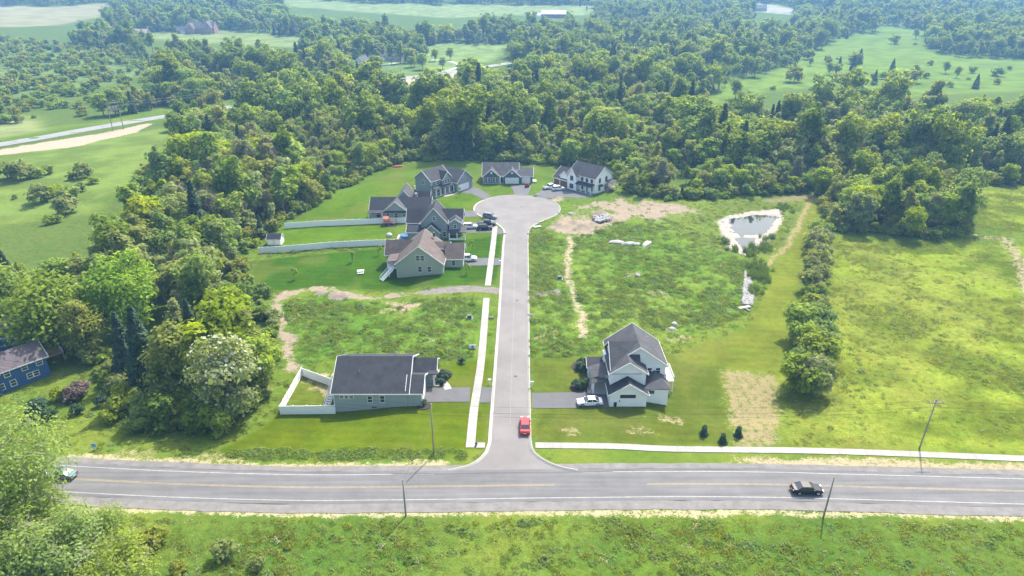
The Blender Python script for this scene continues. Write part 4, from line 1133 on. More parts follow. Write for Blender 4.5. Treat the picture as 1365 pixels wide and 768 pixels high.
# small red trailer on the drive of the slate blue ranch
t_ = tag(empty('utility_trailer', on((5.7,245.7), .045), R(80)), 'small red tractor parked by the white garage doors', 'tractor')
MB().box(-.9, 1.0, -.45, .45, .45, .95).build('hood', P_RED, t_, bevel=.08); MB().box(-.95, -.3, -.5, .5, .95, 1.5).build('seat_back', P_RED, t_, bevel=.06)
for xw, rr in ((-.7, .5), (.75, .34)):
    for sg in (-1, 1): MB().tube([(xw, sg*.62-.12, rr), (xw, sg*.62+.12, rr)], rr, 14).build('wheel', TYRE, t_)
t_.name = 'garden_tractor'

# ------------------------------------------------------------------ poles and wires
def pole(p, hgt, label, arm=True, lean=(0, 0), extra=None):
    root = tag(empty('utility_pole', on(p, -.3)), label, 'utility pole')
    MB().tube([(0,0,0), (lean[0]*.5, lean[1]*.5, hgt*.5), (lean[0], lean[1], hgt)], [.14, .125, .1], 8).build('shaft', POLEW, root, smooth=True)
    if arm:
        a = MB().box(lean[0]-1.2, lean[0]+1.2, lean[1]-.19, lean[1]-.09, hgt-.75, hgt-.6).build('crossarm', POLEW, root)
        for k in (-1.1, -.4, .4, 1.1): MB().tube([(lean[0]+k, lean[1]-.14, hgt-.6), (lean[0]+k, lean[1]-.14, hgt-.36)], .06, 6).build('insulator', GREYM, a)
        for k in (-1, 1): MB().tube([(lean[0]+k*.75, lean[1]-.14, hgt-.74), (lean[0], lean[1]-.14, hgt-1.4)], .03, 4).build('brace', GREYM, root)
    if extra: extra(root)
    return (p[0]+lean[0], p[1]+lean[1], hz(*p)-.3+hgt)
tp1 = pole((-13.1,91.7), 10.6, 'tall grey utility pole on the lawn of the corner ranch house', False)
tp2 = pole((69.1,93.2), 10.2, 'leaning utility pole with crossarm at the edge of the right meadow', True, (.55, .3))
tp3 = pole((-15.8,77.5), 7.2, 'bare short pole beside the straw verge opposite the street mouth', False)
tp4 = pole((46.2,77.2), 7.6, 'leaning bare pole in the grass opposite the black sedan', False, (.35, .35))
def wire(a, b, sag, r, label):
    pts = []
    for k in range(25):
        t = k / 24; pts.append((a[0]+(b[0]-a[0])*t, a[1]+(b[1]-a[1])*t, a[2]+(b[2]-a[2])*t - sag*4*t*(1-t)))
    o = MB().tube(pts, r, 4, False).build('overhead_wire', DARKM, None)
    tag(o, label, 'wire', 'overhead wires')
WM = M('wire_metal', (.2, .2, .2), .5)
tpL = (-118.0, 112.0, 10.2); tpR = (150.0, 92.0, 10.3)
for dz, rr in ((-.35, .014), (-1.6, .02), (-2.3, .018)):
    la = 'thin wire strung between the corner lawn pole and the leaning crossarm pole'
    wire((tp1[0], tp1[1], tp1[2]+dz), (tp2[0], tp2[1], tp2[2]+dz), 1.1, rr, la)
    wire((tp1[0], tp1[1], tp1[2]+dz), (tpL[0], tpL[1], tpL[2]+dz), 1.1, rr, 'thin wire running from the corner lawn pole over the wood')
    wire((tp2[0], tp2[1], tp2[2]+dz), (tpR[0], tpR[1], tpR[2]+dz), 1.1, rr, 'thin wire running from the leaning crossarm pole over the meadow')
wire((tp1[0], tp1[1], tp1[2]-2.2), (tp3[0], tp3[1], tp3[2]-.2), .6, .016, 'thin wire crossing the road to the bare short pole')
gw = MB().tube([(tp1[0], tp1[1], tp1[2]-3.4), (tp1[0]-2.9, tp1[1]-1.4, .0)], .018, 4).build('guy_wire', GREYM)
tag(gw, 'slanting guy wire of the corner lawn pole', 'wire')
# H-frame with transformers by the far road
a_, b_ = (-198.3,340.4), (-195.8,345.6)
def hframe():
    root = tag(empty('transformer_frame', on(a_)), 'two wooden poles carrying three grey transformers beside the far road', 'utility pole')
    dx, dy = b_[0]-a_[0], b_[1]-a_[1]
    for (x, y) in ((0, 0), (dx, dy)): MB().tube([(x, y, -.5), (x, y, 14)], [.24, .17], 8).build('shaft', POLEW, root)
    ang = math.atan2(dy, dx); L = math.hypot(dx, dy)
    for z in (13.2, 9.6): MB().box(-1.2, L+1.2, -.1, .1, z, z+.25).build('crossarm', POLEW, root, rz=ang)
    for k in range(3):
        t = (k + .9) / 3.8; MB().tube([(dx*t, dy*t, 9.85), (dx*t, dy*t, 11.5)], .5, 10).build('transformer', GREYM, root)
hframe()
fp = [(-330.0, 330.0, 12.5), (a_[0], a_[1], 13.5), (*(-140.3,416.6), 13.0), (*(-77.2,491.7), 13.0)]
pole((-140.3,416.6), 13.3, 'wooden utility pole among trees along the far road'); pole((-77.2,491.7), 13.3, 'wooden utility pole by the farm entrance on the far road')
for u, v in zip(fp[:-1], fp[1:]):
    for dz in (0, -1.3): wire((u[0], u[1], u[2]+dz), (v[0], v[1], v[2]+dz), 1.4, .05, 'wire strung along the far road beyond the wood')

# ------------------------------------------------------------------ small things on the lots
def boxy(name, p, rz, label, cat, parts, group=None, dz=0.0):
    r = tag(empty(name, on(p, dz), rz), label, cat, group)
    for (pn, d, m, bv) in parts: MB().box(*d).build(pn, m, r, bevel=bv)
    return r
GREENB = M('green_cabinet_paint', (.05, .09, .085), .5, .1)
def mailbox(p, label):
    r = tag(empty('mailbox', on(p)), label, 'mailbox')
    MB().box(-.06, .06, -.06, .06, -.2, 1.05).build('post', VINYL, r)
    MB().prism([(-.13, 1.05), (.13, 1.05), (.13, 1.22), (.08, 1.3), (-.08, 1.3), (-.13, 1.22)], 'x', -.3, .3).build('letter_box', VINYL, r)
    MB().box(-.05, .1, .135, .16, 1.15, 1.35).build('flag', P_RED, r)
mailbox((-4.4,112.8), 'white mailbox by the kerb outside the corner ranch house')
mailbox((3.9,112.0), 'white mailbox by the kerb outside the white two-storey house')
mailbox((-3.3,172.2), 'white mailbox by the kerb near the sage house driveway')
for p, lb in (((-9.9,140.8), 'green utility cabinet in the weedy lot left of the street'), ((12.5,162.8), 'dark utility cabinet in the weedy lot right of the street')):
    boxy('utility_cabinet', p, R(5), lb, 'utility box', [('body', (-.5,.5,-.45,.45,0,.75), GREENB, .04), ('lid', (-.54,.54,-.49,.49,.75,.85), GREENB, .03), ('pad', (-.75,.75,-.7,.7,-.2,.08), CONC, 0)])
for p, lb in (((-4.8,140.8), 'black storm drain inlet in the left kerb of the street'), ((4.5,142.0), 'black storm drain inlet in the right kerb of the street'),
              ((-2.4,196.1), 'black drain inlet in the left kerb below the turning circle'), ((5.2,196.1), 'black drain inlet in the right kerb below the turning circle')):
    boxy('drain_inlet', p, 0, lb, 'drain', [('grate', (-.55,.55,-.4,.4,.0,.17), DARKM, .03), ('hood', (-.6,.6,.4,.5,0,.2), CONC, 0)], 'storm drains')
sg_ = boxy('lot_sign', (-8.4,126.4), R(3), 'white for-sale style board with a blue round mark in the weedy lot', 'sign', [('post', (-.75,-.66,-.05,.05,-.1,1.2), WHITE, 0), ('post', (.66,.75,-.05,.05,-.1,1.2), WHITE, 0), ('board', (-.66,.66,-.03,.03,.25,1.15), VINYL, 0)])
MB().tube([(0,-.031,.7),(0,-.05,.7)], .3, 14).build('round_mark', M('sign_blue', (.06,.2,.3), .5), sg_)
b_ = boxy('road_sign', (-70.7,93.1), R(0), 'small blue sign on a post at the grassy road edge', 'sign', [('post', (-.04,.04,-.04,.04,-.2,1.3), GREYM, 0), ('board', (-.4,.4,-.07,-.04,.7,1.4), M('sign_light_blue', (.15,.35,.7), .5), 0)])
h_ = tag(empty('fire_hydrant', on((-6.1,94.1))), 'dark blue fire hydrant at the sidewalk corner of the street', 'hydrant')
HB = M('hydrant_blue', (.04, .07, .2), .5)
MB().tube([(0,0,-.1),(0,0,.55)], .15, 10).build('barrel', HB, h_); MB().tube([(0,0,.55),(0,0,.68),(0,0,.78)], [.17,.15,.04], 10).build('bonnet', HB, h_); MB().tube([(-.26,0,.42),(.26,0,.42)], .07, 8).build('nozzle', HB, h_)
# blue pool, play set, trampoline, patio set behind the slate grey house
bp = tag(empty('garden_pool', on((-32.7,196.8))), 'round blue garden pool on a pale deck behind the slate grey house', 'pool')
MB().tube([(0,0,0),(0,0,.75)], 1.7, 20).build('wall', M('pool_blue', (.08,.2,.5), .4), bp); MB().tube([(0,0,.69),(0,0,.77)], 1.55, 20).build('water', M('pool_water', (.12,.35,.6), .05), bp)
MB().box(-2.6, 2.4, -2.0, 2.1, -.1, .06).build('pad', CONC, bp)
ps = tag(empty('play_set', on((-39.5,207.7))), 'orange climbing frame with slide on dark mulch beside the white fence', 'play set')
OR = M('orange_plastic', (.55,.17,.09), .5)
MB().box(-2.6, 2.4, -1.8, 1.9, -.1, .08).build('mulch_bed', MULCH, ps)
for xx in (-1.6, -.2):
    for yy in (-.7, .7): MB().box(xx-.07, xx+.07, yy-.07, yy+.07, .05, 2.4).build('post', OR, ps)
MB().box(-1.7, -.1, -.8, .8, 1.2, 1.32).build('platform', OR, ps); MB().prism([(-.9, 2.35), (.9, 2.35), (0, 3.0)], 'x', -1.8, 0).build('roof', OR, ps)
MB().tube([(-.1,0,1.3),(1.0,0,.6),(1.9,0,.2)], .22, 6).build('slide', OR, ps)
MB().tube([(-.2,.7,2.3),(2.2,.7,2.3)], .07, 6).build('swing_beam', OR, ps)
for q in (1.9, 2.4): MB().tube([(2.1,.7,2.3),(q,.7+(q-2.15)*3,.05)], .06, 6).build('swing_leg', OR, ps)
dm = tag(empty('covered_grill', on((-37.9,197.6))), 'rounded pale grey tarp covering a garden thing on the fenced lawn', 'tarp')
MB().tube([(0,0,0),(0,0,.5),(0,0,.95),(0,0,1.1)], [.95,.95,.6,.1], 12).build('cover', M('tarp', (.4,.43,.45), .6), dm, smooth=True)
dm.name = 'tarp_cover'
fpit = boxy('patio_set', (-41.1,169.6), R(8), 'white garden table with two benches on the lawn below the sage house', 'garden furniture', [('table_top', (-.9,.9,-.5,.5,.68,.75), VINYL, 0), ('leg', (-.8,-.65,-.4,.4,0,.68), VINYL, 0), ('leg', (.65,.8,-.4,.4,0,.68), VINYL, 0), ('bench', (-.9,.9,-1.2,-.9,.35,.43), VINYL, 0), ('bench', (-.9,.9,.9,1.2,.35,.43), VINYL, 0)])
for p, l in (((-56.1,217.2), 'red canoe lying in the grass at the wood edge'),):
    pass
cn = tag(empty('canoe', on((-46.7,273.0), .02), R(10)), 'orange-red canoe lying in the shade at the wood edge', 'canoe')
MB().tube([(-2.4,0,.45),(-1.6,0,.3),(0,0,.26),(1.6,0,.3),(2.4,0,.45)], [.06,.32,.42,.32,.06], 8).build('hull', M('canoe_red', (.6,.09,.05), .4), cn, smooth=True)
# garden beds of the corner ranch
def bed(p, r, label):
    o = MB().tube([(0,0,-.05),(0,0,.1)], r, 14).build('mulch_bed', MULCH, None, on(p)); tag(o, label, 'flower bed')
bed((-13.9,116.3), 2.0, 'round dark mulch bed by the entry of the corner ranch house'); bed((-14.5,113.1), 1.2, 'small dark mulch bed beside the curved entry path'); bed((-16.4,105.7), 1.3, 'dark mulch bed at the garage corner of the ranch house')
bed((14.3,119.4), 2.2, 'dark mulch bed left of the porch of the white two-storey house'); bed((13.0,111.7), 1.8, 'dark mulch bed between driveway and porch of the white house')
tag(ribbon('entry_path', smooth_line([(-16.7,114.1),(-15.2,114.7),(-13.3,113.3),(-12.3,111.2)], .6), -.7, .7, .05, CONC), kind='structure')
tag(ribbon('entry_path', smooth_line([(-19.7,238.7),(-20.9,236.5),(-24.2,234.0)], .6), -.6, .6, .05, CONC), kind='structure')
# pale rock slabs lying in the weeds, riprap channel, stones
def rock(p, sx, sy, sz, rz, seed, name='rock_slab'):
    r = np.random.default_rng(seed); bm = bmesh.new(); bmesh.ops.create_icosphere(bm, subdivisions=2, radius=1)
    for v in bm.verts:
        k = 1 + .22 * (fbm(np.array([v.co.x*2+seed]), np.array([v.co.y*2+v.co.z]), 1.0, 2)[0] - .5) * 2
        v.co = Vector((v.co.x*sx*k, v.co.y*sy*k, max(-.3, v.co.z)*sz*k))
    me = bpy.data.meshes.new(name); bm.to_mesh(me); bm.free(); me.materials.append(STONE)
    return link(name, me, None, on(p), rz)
for i, (px, sx, sy) in enumerate([((31.0,188.9), 2.6, 1.3), ((34.4,187.7), 2.4, 1.1), ((36.7,187.1), 1.3, .8), ((39.7,187.7), 2.8, 1.2)]):
    tag(rock(px, sx, sy, .75, i * .35, 20 + i), 'pale flat rock slab lying in a row in the weeds', 'rock', 'row of rock slabs')
for i, px in enumerate([(36.1,135.4), (33.3,165.2), (37.2,137.9), (19.2,215.0), (26.7,204.1)]):
    tag(rock(px, .9, .7, .5, i, 40 + i, 'field_stone'), 'small pale stone lying loose in the weedy lot', 'rock', 'loose field stones')
tag(boxy('concrete_block', (7.9,202.1), R(20), 'pale concrete pad lying by the kerb under the turning circle', 'concrete slab', [('slab', (-1.3,1.3,-.7,.7,0,.3), CONC, .03)]))
def stones_stuff(name, poly, n, rng, s0, s1, dz=0.0):
    base = np.array([(1,0,0),(-1,0,0),(0,1,0),(0,-1,0),(0,0,1),(0,0,-1)], float)
    tri = np.array([(0,2,4),(2,1,4),(1,3,4),(3,0,4),(2,0,5),(1,2,5),(3,1,5),(0,3,5)])
    p = np.array(poly); vs_, fs_ = [], []; k = 0
    while k < n:
        x, y = rng.uniform(p[:,0].min(), p[:,0].max()), rng.uniform(p[:,1].min(), p[:,1].max())
        if not inside(np.array([x]), np.array([y]), poly)[0]: continue
        s = rng.uniform(s0, s1) * rng.uniform(.7, 1.3, 3) * np.array([1, 1, .7])
        v = base * s * rng.uniform(.75, 1.25, (6, 1)); a = rng.uniform(0, 6.3)
        v = v @ np.array([[math.cos(a), math.sin(a), 0], [-math.sin(a), math.cos(a), 0], [0, 0, 1]])
        vs_.append(v + (x, y, hz(x, y) + dz + .05)); fs_.append(tri + 6*k); k += 1
    return link(name, mesh_np(name, np.concatenate(vs_), np.concatenate(fs_), [STONE]))
tag(stones_stuff('riprap', CHANNEL, 900, RNG, .2, .45), 'pale broken stones filling the drainage channel below the pond', 'stones', kind='stuff')
tag(stones_stuff('stone_pile', [(26.1,209.8),(31.9,212.8),(31.9,206.9),(26.8,204.8)], 160, RNG, .25, .7, .7), 'heap of grey rubble on the soil mound', 'stones', kind='stuff')
cv_ = MB().box(-1.6, 1.6, -.5, .5, -.1, .35).box(-.1, .1, -2.0, -.5, -.1, .3).build('culvert_headwall', CONC, None, on((55.6,145.9)), R(20)); tag(cv_, 'concrete culvert end at the foot of the stone channel', 'culvert')

# ------------------------------------------------------------------ trees
L_MID = leaf_mat('leaves_mid_green', (.125, .215, .026), (.3, .385, .05), .56)
L_VIVID = leaf_mat('leaves_vivid_green', (.21, .37, .018), (.25, .4, .025), .55)
L_SOFT = leaf_mat('leaves_soft_green', (.19, .29, .05), (.23, .32, .06), .5)
L_BRIGHT = leaf_mat('leaves_bright_green', (.2, .32, .024), (.28, .38, .04))
L_DARK = leaf_mat('needles_dark_green', (.035, .08, .04), (.06, .105, .05), .25, .015)
L_PALE = leaf_mat('leaves_pale_green', (.24, .31, .08), (.3, .36, .1), .55, .01)
L_OLIVE = leaf_mat('leaves_olive', (.2, .25, .05), (.28, .32, .07))
L_WHITE = leaf_mat('white_blossom', (.42, .44, .33), (.5, .52, .4), .3)
L_FRESH = leaf_mat('leaves_fresh_green', (.24, .35, .055), (.29, .4, .07), .58, .01)
L_PURPLE = leaf_mat('leaves_dull_purple', (.13, .1, .085), (.17, .13, .105), .3)
L_TWIG = leaf_mat('grey_twigs', (.2, .18, .165), (.28, .25, .22), .1, .01)
L_WEED = leaf_mat('weed_leaves', (.11, .2, .028), (.19, .265, .042), .5)
L_GRASS = leaf_mat('grass_tufts', (.18, .235, .035), (.25, .29, .055), .48)
L_DRY = leaf_mat('pale_seed_heads', (.35, .35, .19), (.42, .4, .25), .35)
L_REED = leaf_mat('reed_blades', (.09, .17, .035), (.14, .21, .05), .4)

def quads(rng, pos, nrm, size, aspect=.62):
    n = len(pos)
    nrm = nrm / np.maximum(np.linalg.norm(nrm, axis=1), 1e-6)[:, None]
    r = rng.normal(size=(n, 3)); a = np.cross(nrm, r); a /= np.maximum(np.linalg.norm(a, axis=1), 1e-6)[:, None]
    b = np.cross(nrm, a)
    s = (size * rng.uniform(.6, 1.45, n))[:, None]
    k = rng.uniform(.75, 1.25, (n, 4, 1))
    v = np.stack([pos + a*s*k[:, 0], pos + b*s*aspect*k[:, 1] + nrm*s*.15, pos - a*s*k[:, 2], pos - b*s*aspect*k[:, 3] + nrm*s*.15], 1)
    return v.reshape(-1, 3), np.arange(4*n).reshape(n, 4)
def sph(rng, n):
    v = rng.normal(size=(n, 3)); return v / np.linalg.norm(v, axis=1)[:, None]
def lobed(rng, hgt, rad, z0, nl, n, size, flat=.85, shape='round', up=.7):
    """leaf faces spread over many lobes; returns quads and the lobe centres"""
    cz = (z0 + hgt) / 2; rz_ = (hgt - z0) / 2
    d = sph(rng, nl); q = rng.uniform(.2, .9, nl)[:, None] ** .75
    c = d * q * np.array([rad, rad, rz_]); c[:, 2] += cz
    hfrac = (c[:, 2] - z0) / (hgt - z0)
    if shape == 'tall': k = np.clip(1.15 - .75 * hfrac, .35, 1)
    elif shape == 'vase': k = np.clip(.45 + .75 * hfrac, .4, 1.1)
    else: k = np.clip(1.12 - .35 * hfrac, .5, 1)
    c[:, :2] *= k[:, None]
    r = rad * rng.uniform(.17, .46, nl) * (.75 + .25 * k)
    r = np.minimum(r, np.maximum(hgt - c[:, 2], rad * .2))
    w = r ** 2 / (r ** 2).sum(); li = rng.choice(nl, n, p=w)
    dd = sph(rng, n); flip = (dd[:, 2] < -.25) & (rng.random(n) < .6); dd[flip, 2] *= -1
    pos = c[li] + dd * (r[li] * np.where(rng.random(n) < .14, rng.uniform(1.0, 1.45, n), rng.uniform(.6, 1.1, n)))[:, None] * np.array([1, 1, flat])
    nr = dd * .8 + rng.normal(size=(n, 3)) * .4 + np.array([0, .12, up])
    v, f = quads(rng, pos, nr, size)
    return v, f, c
def trunk_mb(rng, hgt, r0, cents, nl=7, z_split=.35):
    mb = MB(); zs = hgt * z_split
    b1 = (rng.uniform(-.3, .3), rng.uniform(-.3, .3)); top = (b1[0]*1.5, b1[1]*1.5, hgt * .8)
    mb.tube([(0, 0, -.4), (b1[0]*.5, b1[1]*.5, zs), (b1[0], b1[1], hgt*.58), top], [r0*1.25, r0*.85, r0*.5, r0*.12], 7, False)
    for i in rng.choice(len(cents), min(nl, len(cents)), replace=False):
        c = cents[i]; z = min(c[2] * rng.uniform(.5, .75), hgt * .6); z = max(z, hgt * .14)
        mb.tube([(b1[0]*z/hgt, b1[1]*z/hgt, z), (c[0]*.5, c[1]*.5, z + (c[2]-z)*.55), (c[0], c[1], c[2])], [r0*.42, r0*.26, r0*.08], 5, False)
    return mb
def combine(name, parts):
    """parts: (v, f quad array, material) joined into one mesh for a wood seen as a mass"""
    vs_, fs_, mi, n = [], [], [], 0; mats = []
    for (v, f, m) in parts:
        vs_.append(v); fs_.append(f + n); mi += [len(mats)] * len(f); mats.append(m); n += len(v)
    return mesh_np(name, np.concatenate(vs_), np.concatenate(fs_), mats, mi)
class Tree: pass
def make(seed, hgt, rad, z0f=.2, nl=24, n=1700, size=.55, leaf=None, shape='round', r0=.28, flat=.85, twig=0, blossom=0, up=.7):
    rng = np.random.default_rng(seed); t = Tree(); t.h = hgt; t.r = rad
    v, f, c = lobed(rng, hgt, rad, hgt*z0f, nl, n, size, flat, shape, up)
    tb = trunk_mb(rng, hgt, r0, c)
    t.trunk = tb.mesh('trunk', BARK, smooth=True)
    t.parts = [(v, f, leaf)]
    if twig:
        d = sph(rng, twig); d[:, 2] = np.abs(d[:, 2]) * 1.2 + .1
        p0 = c[rng.integers(0, len(c), twig)] + rng.normal(size=(twig, 3)) * rad * .18
        s = rng.uniform(.5, 1.6, twig)[:, None]; sd_ = np.cross(d, rng.normal(size=(twig, 3))); sd_ /= np.linalg.norm(sd_, axis=1)[:, None]; sd_ *= .035
        tv = np.stack([p0 - d*s - sd_, p0 - d*s + sd_, p0 + d*s + sd_*.3, p0 + d*s - sd_*.3], 1).reshape(-1, 3)
        t.parts.append((tv, np.arange(4*twig).reshape(-1, 4), L_TWIG))
    if blossom:
        k = rng.choice(len(f), blossom, replace=False)
        pos = v[f[k, 0]] + rng.normal(size=(blossom, 3)) * .3; outw = pos - np.array([0, 0, hgt*.55])
        bv, bf = quads(rng, pos + outw / np.linalg.norm(outw, axis=1)[:, None] * .35, outw + rng.normal(size=(blossom, 3)) * 2, size * .8, .8)
        t.parts.append((bv, bf, L_WHITE))
    t.crown = combine('crown', t.parts)
    tv = np.array(tb.v); tf = np.array([q for q in tb.f if len(q) == 4])
    t.whole = t.parts + [(tv, tf, BARK)]
    return t
def conifer(seed, hgt, rad, n=1500, size=.5, leaf=None):
    rng = np.random.default_rng(seed); t = Tree(); t.h = hgt; t.r = rad
    nw = int(hgt * 1.6); pos, nr = [], []
    per = max(6, n // nw)
    for i in range(nw):
        k = i / nw; z = hgt * (.06 + .93 * k); rr = rad * (1 - k) ** .85 * rng.uniform(.82, 1.12)
        m = max(5, int(per * (1.6 - 1.3 * k)))
        a = rng.uniform(0, 2*math.pi, m); q = np.sqrt(rng.uniform(.12, 1, m))
        a = np.round(a * (5 + 3*(1-k))) / (5 + 3*(1-k)) + rng.normal(size=m) * .12 + i
        pos.append(np.stack([np.cos(a)*rr*q, np.sin(a)*rr*q, z - q*rr*.28 + rng.normal(size=m)*.12], 1))
        nr.append(np.stack([np.cos(a)*.6, np.sin(a)*.6, np.ones(m)], 1) + rng.normal(size=(m, 3))*.4)
    v, f = quads(rng, np.concatenate(pos), np.concatenate(nr), size, .45)
    tb = MB().tube([(0,0,-.3),(0,0,hgt*.5),(0,0,hgt*.97)], [hgt*.016+.06, hgt*.011+.04, .02], 6, False)
    t.trunk = tb.mesh('trunk', BARK, smooth=True); t.parts = [(v, f, leaf or L_DARK)]
    t.crown = combine('crown', t.parts)
    t.whole = t.parts + [(np.array(tb.v), np.array([q for q in tb.f if len(q) == 4]), BARK)]
    return t

# kinds of wood trees (shared meshes)
WT = [make(1, 17, 5.2, .12, 30, 2000, .52, L_MID, 'round'),
      make(2, 19, 4.4, .28, 30, 2000, .5, L_MID, 'tall'),
      make(3, 16, 5.6, .1, 34, 2000, .52, L_BRIGHT, 'round'),
      make(4, 18, 4.0, .3, 28, 1800, .48, L_OLIVE, 'tall', twig=300),
      make(5, 14, 5.0, .1, 28, 1800, .5, L_MID, 'round', flat=.7),
      make(6, 20, 4.8, .3, 34, 2100, .52, L_MID, 'vase'),
      make(7, 15, 4.2, .15, 26, 1500, .5, L_PALE, 'vase', twig=250),
      make(8, 16, 3.4, .2, 24, 650, .45, L_OLIVE, 'tall', twig=1500),
      conifer(9, 17, 3.6, 1700, .55),
      make(10, 18, 7.6, .08, 44, 3000, .55, L_MID, 'round', r0=.4),
      make(11, 21, 3.0, .22, 30, 1700, .45, L_BRIGHT, 'tall'),
      make(12, 13, 5.4, .06, 34, 1900, .5, L_OLIVE, 'round', flat=.75)]
WLAB = ['rounded mid-green broadleaf tree', 'tall narrow mid-green tree', 'bright yellow-green rounded tree', 'tall olive tree with thin branches', 'low spreading mid-green tree', 'tall fan-shaped green tree', 'pale grey-green tree with loose crown', 'half-bare grey tree of thin twigs', 'dark green conifer', 'broad spreading oak-like green tree', 'slim bright green poplar-like tree', 'low olive-green domed tree']
WW = np.array([.1, .16, .09, .14, .07, .13, .08, .05, .03, .05, .06, .04])
BU = [make(21, 3.2, 2.2, .02, 16, 620, .32, L_MID, 'round', r0=.08), make(22, 4.2, 2.4, .02, 16, 700, .34, L_OLIVE, 'round', r0=.09), make(23, 2.6, 2.0, .02, 14, 560, .3, L_BRIGHT, 'round', r0=.07)]

def tree(t, p, s=1.0, label='', cat='tree', group=None, name='tree', rz=None, sz=None):
    r = tag(empty(name, on(p)), label, cat, group)
    r.rotation_euler = (0, 0, rz if rz is not None else random.uniform(0, 6.28)); r.scale = (s, s, sz or s)
    link('trunk', t.trunk, r); link('crown', t.crown, r)
    return r

# ---- single trees with a look of their own
MAPLE = make(31, 19.5, 7.6, .1, 46, 6600, .4, L_VIVID, 'round', r0=.4)
WILLOW = make(32, 19, 9.5, .06, 60, 6500, .45, L_SOFT, 'round', r0=.45, flat=.8)
ASH = make(33, 18, 5.6, .1, 40, 4200, .38, L_OLIVE, 'tall', r0=.3)
BLOSSOM = make(34, 17, 6.2, .08, 40, 4000, .38, L_PALE, 'round', r0=.3, blossom=1100)
SPRUCE = conifer(35, 19.5, 4.6, 5200, .45)
LOOSE = make(36, 17, 8.6, .08, 80, 13000, .2, L_FRESH, 'vase', r0=.3, twig=900, up=.5)
LOOSE2 = make(37, 9, 5.2, .05, 50, 6500, .19, L_FRESH, 'round', r0=.16, twig=500, up=.5)
UNDER = make(38, 6.5, 3.8, .02, 30, 2400, .34, L_MID, 'round', r0=.14)
HEDGE = [make(41, 6.5, 3.6, .03, 26, 2000, .34, L_SOFT, 'round', r0=.14), make(42, 7.6, 3.4, .03, 26, 2000, .34, L_BRIGHT, 'round', r0=.14), make(43, 5.6, 3.2, .03, 24, 1700, .33, L_MID, 'round', r0=.12), make(44, 6.0, 3.2, .03, 24, 1500, .34, L_PALE, 'round', r0=.12, twig=400)]
PURP = make(45, 3.0, 2.9, .03, 22, 1500, .28, L_PURPLE, 'round', r0=.1)
YEW = make(46, 4.6, 2.4, .03, 20, 1600, .26, L_DARK, 'round', r0=.12)
SAP = make(47, 3.4, .9, .35, 8, 160, .2, L_BRIGHT, 'round', r0=.05)
SMALLCON = conifer(48, 2.4, .95, 520, .22)

tree(MAPLE, (-85.3,136.7), 1, 'big round bright-green maple rising from the left wood')
tree(WILLOW, (-98.7,128.0), 1.0, 'broad olive-green willow spreading behind the blue house')
tree(WILLOW, (-116.4,137.4), .9, 'broad olive tree above the dark blue gabled building')
tree(SPRUCE, (-70.2,111.9), 1, 'tall dark spruce between the willow and the olive tree', name='spruce_tree')
tree(SPRUCE, (-76.8,117.0), .8, 'shorter dark spruce beside the tall one', name='spruce_tree')
tree(ASH, (-63.0,107.8), 1, 'tall olive-green tree next to the white-flowering tree')
tree(BLOSSOM, (-51.9,104.0), 1, 'white-flowering tree at the lawn edge', name='flowering_tree')
tree(ASH, (-56.7,127.3), .62, 'slender pale olive tree above the dirt track')
tree(ASH, (-89.6,124.8), .8, 'olive tree behind the dull purple shrub')
for q, s in (((-61.8,102.0), 1.1), ((-56.5,100.8), .9), ((-67.1,103.1), .8), ((-52.6,99.5), .9), ((-72.4,106.6), .8), ((-50.5,106.6), .8), ((-73.3,103.1), .55), ((-66.7,99.5), .6)):
    tree(UNDER, q, s, 'leafy green understorey bush below the spruce and flowering tree', 'bush', 'understorey bushes of the left grove', 'bush')
tree(SPRUCE, (-125.3,150.9), .75, 'dark conifer at the far left among broadleaf trees', name='spruce_tree', group='dark conifers at the left')
tree(SPRUCE, (-124.3,153.8), .68, 'dark conifer at the far left among broadleaf trees', name='spruce_tree', group='dark conifers at the left')
tree(YEW, (-87.1,104.0), 1, 'dense dark-green upright shrub on the lawn of the blue house', 'shrub', name='shrub')
tree(PURP, (-84.0,110.3), 1, 'dull purple-brown round shrub on the lawn of the blue house', 'shrub', name='shrub')
tree(BU[0], (-87.0,109.8), .8, 'round green bush beside the purple shrub', 'bush', name='bush')
tree(YEW, (-80.8,105.0), .48, 'small dark cone-shaped shrub in front of the purple shrub', 'shrub', name='shrub')
tree(YEW, (-77.7,107.8), .5, 'small dark shrub at the shaded wood edge', 'shrub', name='shrub')
tree(YEW, (-85.2,103.5), .55, 'low dark shrub at the foot of the upright shrub', 'shrub', name='shrub')
# foreground trees below the road bend
tree(LOOSE, (-70.5,74.5), 1.1, 'large loose pale-green tree beside the road bend')
tree(LOOSE, (-83.8,77.2), 1.0, 'loose pale-green tree reaching in from outside the bend')
tree(LOOSE2, (-59.0,66.2), 1.15, 'pale-green feathery young tree below the large loose tree')
tree(LOOSE2, (-64.2,62.6), 1.2, 'feathery young tree at the foot of the large loose tree')
tree(LOOSE2, (-56.9,70.7), .8, 'feathery young tree by the road shoulder below the bend')
tree(LOOSE2, (-64.5,69.4), 1.2, 'dense feathery tree in front of the large loose tree')
tree(LOOSE2, (-50.7,63.8), .95, 'small feathery tree right of the loose trees')
for q, s in (((-50.6,71.8), .75), ((-51.0,69.4), .6), ((-55.9,70.7), .5), ((-39.8,69.8), .7), ((-34.5,67.8), .45), ((-44.7,66.8), .5)):
    tree(BU[1], q, s, 'low grey-green bush in the grass below the road', 'bush', 'bushes below the road', 'bush')
